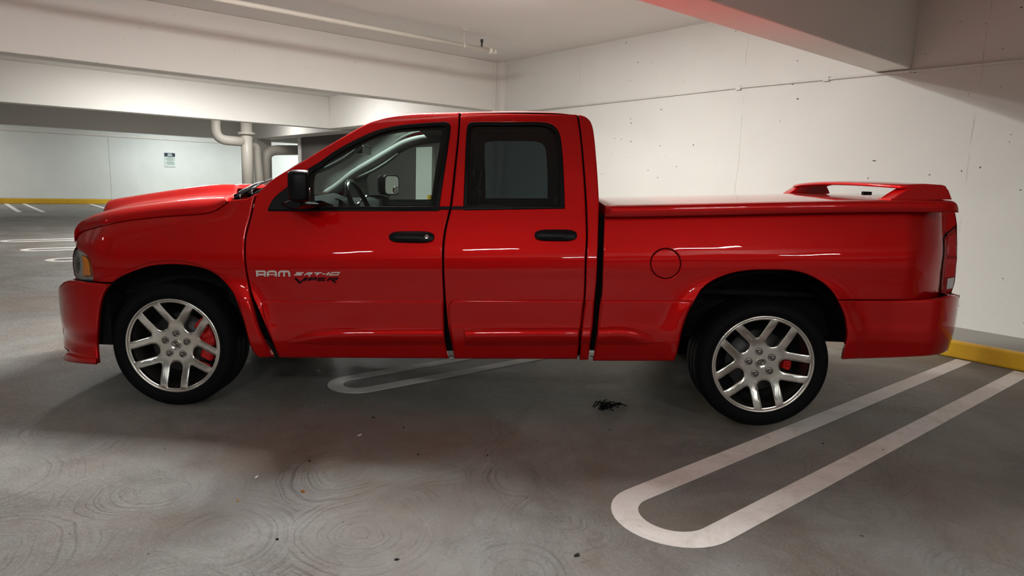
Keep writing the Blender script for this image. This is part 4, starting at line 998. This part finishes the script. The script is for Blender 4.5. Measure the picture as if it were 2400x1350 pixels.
# second word, slanted
strokes('chrome_lettering', [
 [(712, 639), (696, 639), (695.5, 641), (707, 642.4), (707, 644), (690, 644)],
 [(714, 644.6), (722, 639.2), (732, 639.2), (731.5, 641.2), (727, 642.6), (722, 642.6), (727.5, 647.6)],
 [(737, 639.2), (755, 639.2)], [[(748, 639.2), (741.5, 644.6)], 3.6],
 [[(756.5, 641.8), (763, 641.8)], 2.4],
 [[(772, 638.4), (766, 644.4)], 3.6],
 [(776, 644), (773, 644), (779, 638.6), (796, 638.2), (792, 643.8), (776, 644)]], 2.3, M_badge, .006, 'slanted chrome lettering and numeral on the front door')
# third word, black, tall first letter
strokes('black_lettering', [
 [[(692, 651.4), (703, 663.5)], 4.2], [[(702, 664), (717, 651.2)], 3.4],
 [[(720.5, 651), (714, 658)], 3.4],
 [[(729, 651), (721.5, 658)], 3.4], [[(726, 651.6), (742, 651.6), (740.5, 655), (726, 655.6)], 2.4],
 [[(749, 651), (744, 658)], 3.2], [[(748, 651.8), (764, 651.8)], 2.1], [[(746, 654.6), (761, 654.6)], 1.8], [[(744, 657.8), (762, 657.8)], 2.1],
 [[(774, 651), (767, 658.4)], 3.4], [[(771, 651.6), (792, 651.6), (788.5, 655.4), (774, 655.8)], 2.6], [[(778, 655.4), (787, 663.2)], 3.4]], 3, M_decal, .003, 'black slanted lettering under the chrome lettering')

# ---------- interior
def ib(name, a, b, mtl, bevel=.03, parent=None): q = MB(); q.box(a, b); return q.build(name, mtl, parent or TRUCK, bevel, 3)
def rotbox(name, c_, s, ang, mtl, bevel=.04, parent=None):
    M = Matrix.Translation(c_) @ Matrix.Rotation(ang, 4, 'Y'); q = MB(); q.box(tuple(-x/2 for x in s), tuple(x/2 for x in s), M=M); return q.build(name, mtl, parent or TRUCK, bevel, 4)
# dashboard: swept profile across the cab with a binnacle hump before the driver
rows = []
for k in range(31):
    t = k/30; y = .24+(TW-.48)*t; hump = .05*math.exp(-((y-.52)/.20)**2)
    rows.append([(.44, y, 1.27), (.70, y, 1.30+hump*.6), (.90, y, 1.315+hump), (.975, y, 1.29+hump), (.985, y, 1.18), (1.02, y, 1.05), (.95, y, .85)])
q = MB(); q.grid(rows); q.build('dashboard', M_intd, TRUCK)
q = MB(); q.tube([(.955, .38, 1.27), (.955, .66, 1.27)], .065, 20); q.build('instrument_cluster', M_intd, TRUCK, .005)
# steering wheel
sc_ = Vector((1.09, .52, 1.265)); ax_ = Vector((math.cos(.42), 0, math.sin(.42))); u_ = Vector((0, 1, 0)); v_ = ax_.cross(u_).normalized()
rp = [sc_+(u_*math.cos(a)+v_*math.sin(a))*.198 for a in [2*PI*i/40 for i in range(41)]]
q = MB(); q.tube(rp, .017, 12, False)
sw = q.build('steering_wheel', M_gloss, TRUCK)
q = MB()
for a in (0, PI, -PI/2): q.tube([sc_-ax_*.03, sc_+(u_*math.cos(a)+v_*math.sin(a))*.18], .014, 8)
q.tube([sc_-ax_*.05, sc_+ax_*.012], [.05, .055], 20); q.tube([sc_-ax_*.05, sc_-ax_*.30], .03, 12); q.build('wheel_hub', M_gloss, sw)
q = MB(); q.tube([sc_-ax_*.09+Vector((0, -.04, 0)), sc_-ax_*.11+Vector((0, -.17, .03))], .007, 8); q.build('turn_stalk', M_chrome, TRUCK)
q = MB(); q.tube([sc_-ax_*.12+Vector((0, .05, .01)), sc_-ax_*.02+Vector((0, .22, .09))], .008, 8); q.build('gear_lever', M_chrome, TRUCK)
def seat(x, y, wd):
    o = rotbox('seat', (x, y, .86), (.52, wd, .16), .08, M_seat, .05)
    rotbox('seat_back', (x+.30, y, 1.16), (.16, wd, .56), .22, M_seat, .06, o); rotbox('headrest', (x+.375, y, 1.50), (.09, wd*.52, .17), .2, M_seat, .04, o)
    return o
seat(1.42, .54, .52); seat(1.42, TW-.54, .52); ib('centre_console', (1.1, .88, .62), (1.75, 1.12, .98), M_intd)
o = rotbox('rear_bench', (2.22, TW/2, .84), (.46, 1.40, .15), .05, M_seat, .05); rotbox('bench_back', (2.50, TW/2, 1.12), (.13, 1.40, .54), .12, M_seat, .05, o)
for y in (.52, TW-.52): rotbox('headrest', (2.54, y, 1.44), (.08, .26, .12), .1, M_seat, .03, o)
# inner door and pillar trims with window openings
def Dti(x, z): return Dside(x, max(z, .9))+.05+.02*(1 if z < 1.2 else 0)
fo_ = pxo([(640, 500, c), (660, 440), (716, 392), (767.5, 350), (810, 325), (860, 298), (895, 286), (935, 278), (985, 273), (1190, 270), (1340, 274), (1372, 284), (1384, 310), (1394, 440), (1396, 500, c)], Dti)
fh = pxo([(734, 486, c), (735, 412), (757, 391), (792, 366), (842, 339), (890, 318), (938, 307), (988, 303), (1018, 301), (1034, 303), (1030, 342), (1020, 402), (1008, 486, c)], Dti)
rh = pxo([(1106, 484, c), (1108, 411), (1110, 312), (1118, 303), (1195, 301), (1266, 302), (1284, 308), (1295, 320), (1300, 345), (1305, 411), (1307, 484, c)], Dti)
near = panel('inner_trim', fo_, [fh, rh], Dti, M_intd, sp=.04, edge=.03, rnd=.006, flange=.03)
near[1].data.materials.clear(); near[1].data.materials.append(M_int)  # far side paler: its lit look is put into the colour
ib('door_card', (.62, .21, .55), (2.6, .235, 1.24), M_intd, .01); ib('door_card', (.62, TW-.235, .55), (2.6, TW-.21, 1.24), M_intd, .01)
# a-pillar trims with grab handles
def apil(side):
    f = (lambda y: TW-y) if side else (lambda y: y)
    pts = []
    for p in cr([(606, 468), (650, 440), (700, 402), (767.5, 363), (810, 338), (860, 310), (895, 298), (935, 291), (985, 287), (1040, 285)], 14): x, z = S(p.x, p.y, .28); pts.append((x, Dside(x, z)+.075, z))
    q = MB(); q.tube([(x, f(y), z) for x, y, z in pts], [.045]*len(pts), 12); o = q.build('pillar_trim', M_int if side else M_intd, TRUCK)  # far pillar's lit look is painted in as a paler trim colour
    i0, i1 = int(len(pts)*.24), int(len(pts)*.56); a, b = Vector(pts[i0]), Vector(pts[i1]); mid_ = (a+b)/2+Vector((.06, .07, -.06))
    g = bez(a+Vector((.02, .03, -.03)), mid_, b+Vector((.03, .03, -.03)), 12)
    q = MB(); q.tube([(p.x, f(p.y), p.z) for p in g], .013, 10); q.build('grab_handle', M_int, TRUCK)
apil(0); apil(1)
rows = []
for i, (x, y, z) in enumerate(rf): rows.append([(x, y+.05+(TW-2*y-.1)*k/10, z-.055+.03*(1-(2*k/10-1)**2)) for k in range(11)])
q = MB(); q.grid(rows); q.build('headliner', M_int, TRUCK)
# rear view mirror and sun visors
rv = S3(852, 350, .86); q = MB(); q.box((rv.x-.02, .74, rv.z-.035), (rv.x+.02, 1.02, rv.z+.035)); q.tube([(rv.x-.01, .95, rv.z+.02), (rv.x-.10, .97, rv.z+.09)], .009, 8); q.build('rear_view_mirror', M_gloss, TRUCK, .015, 3)
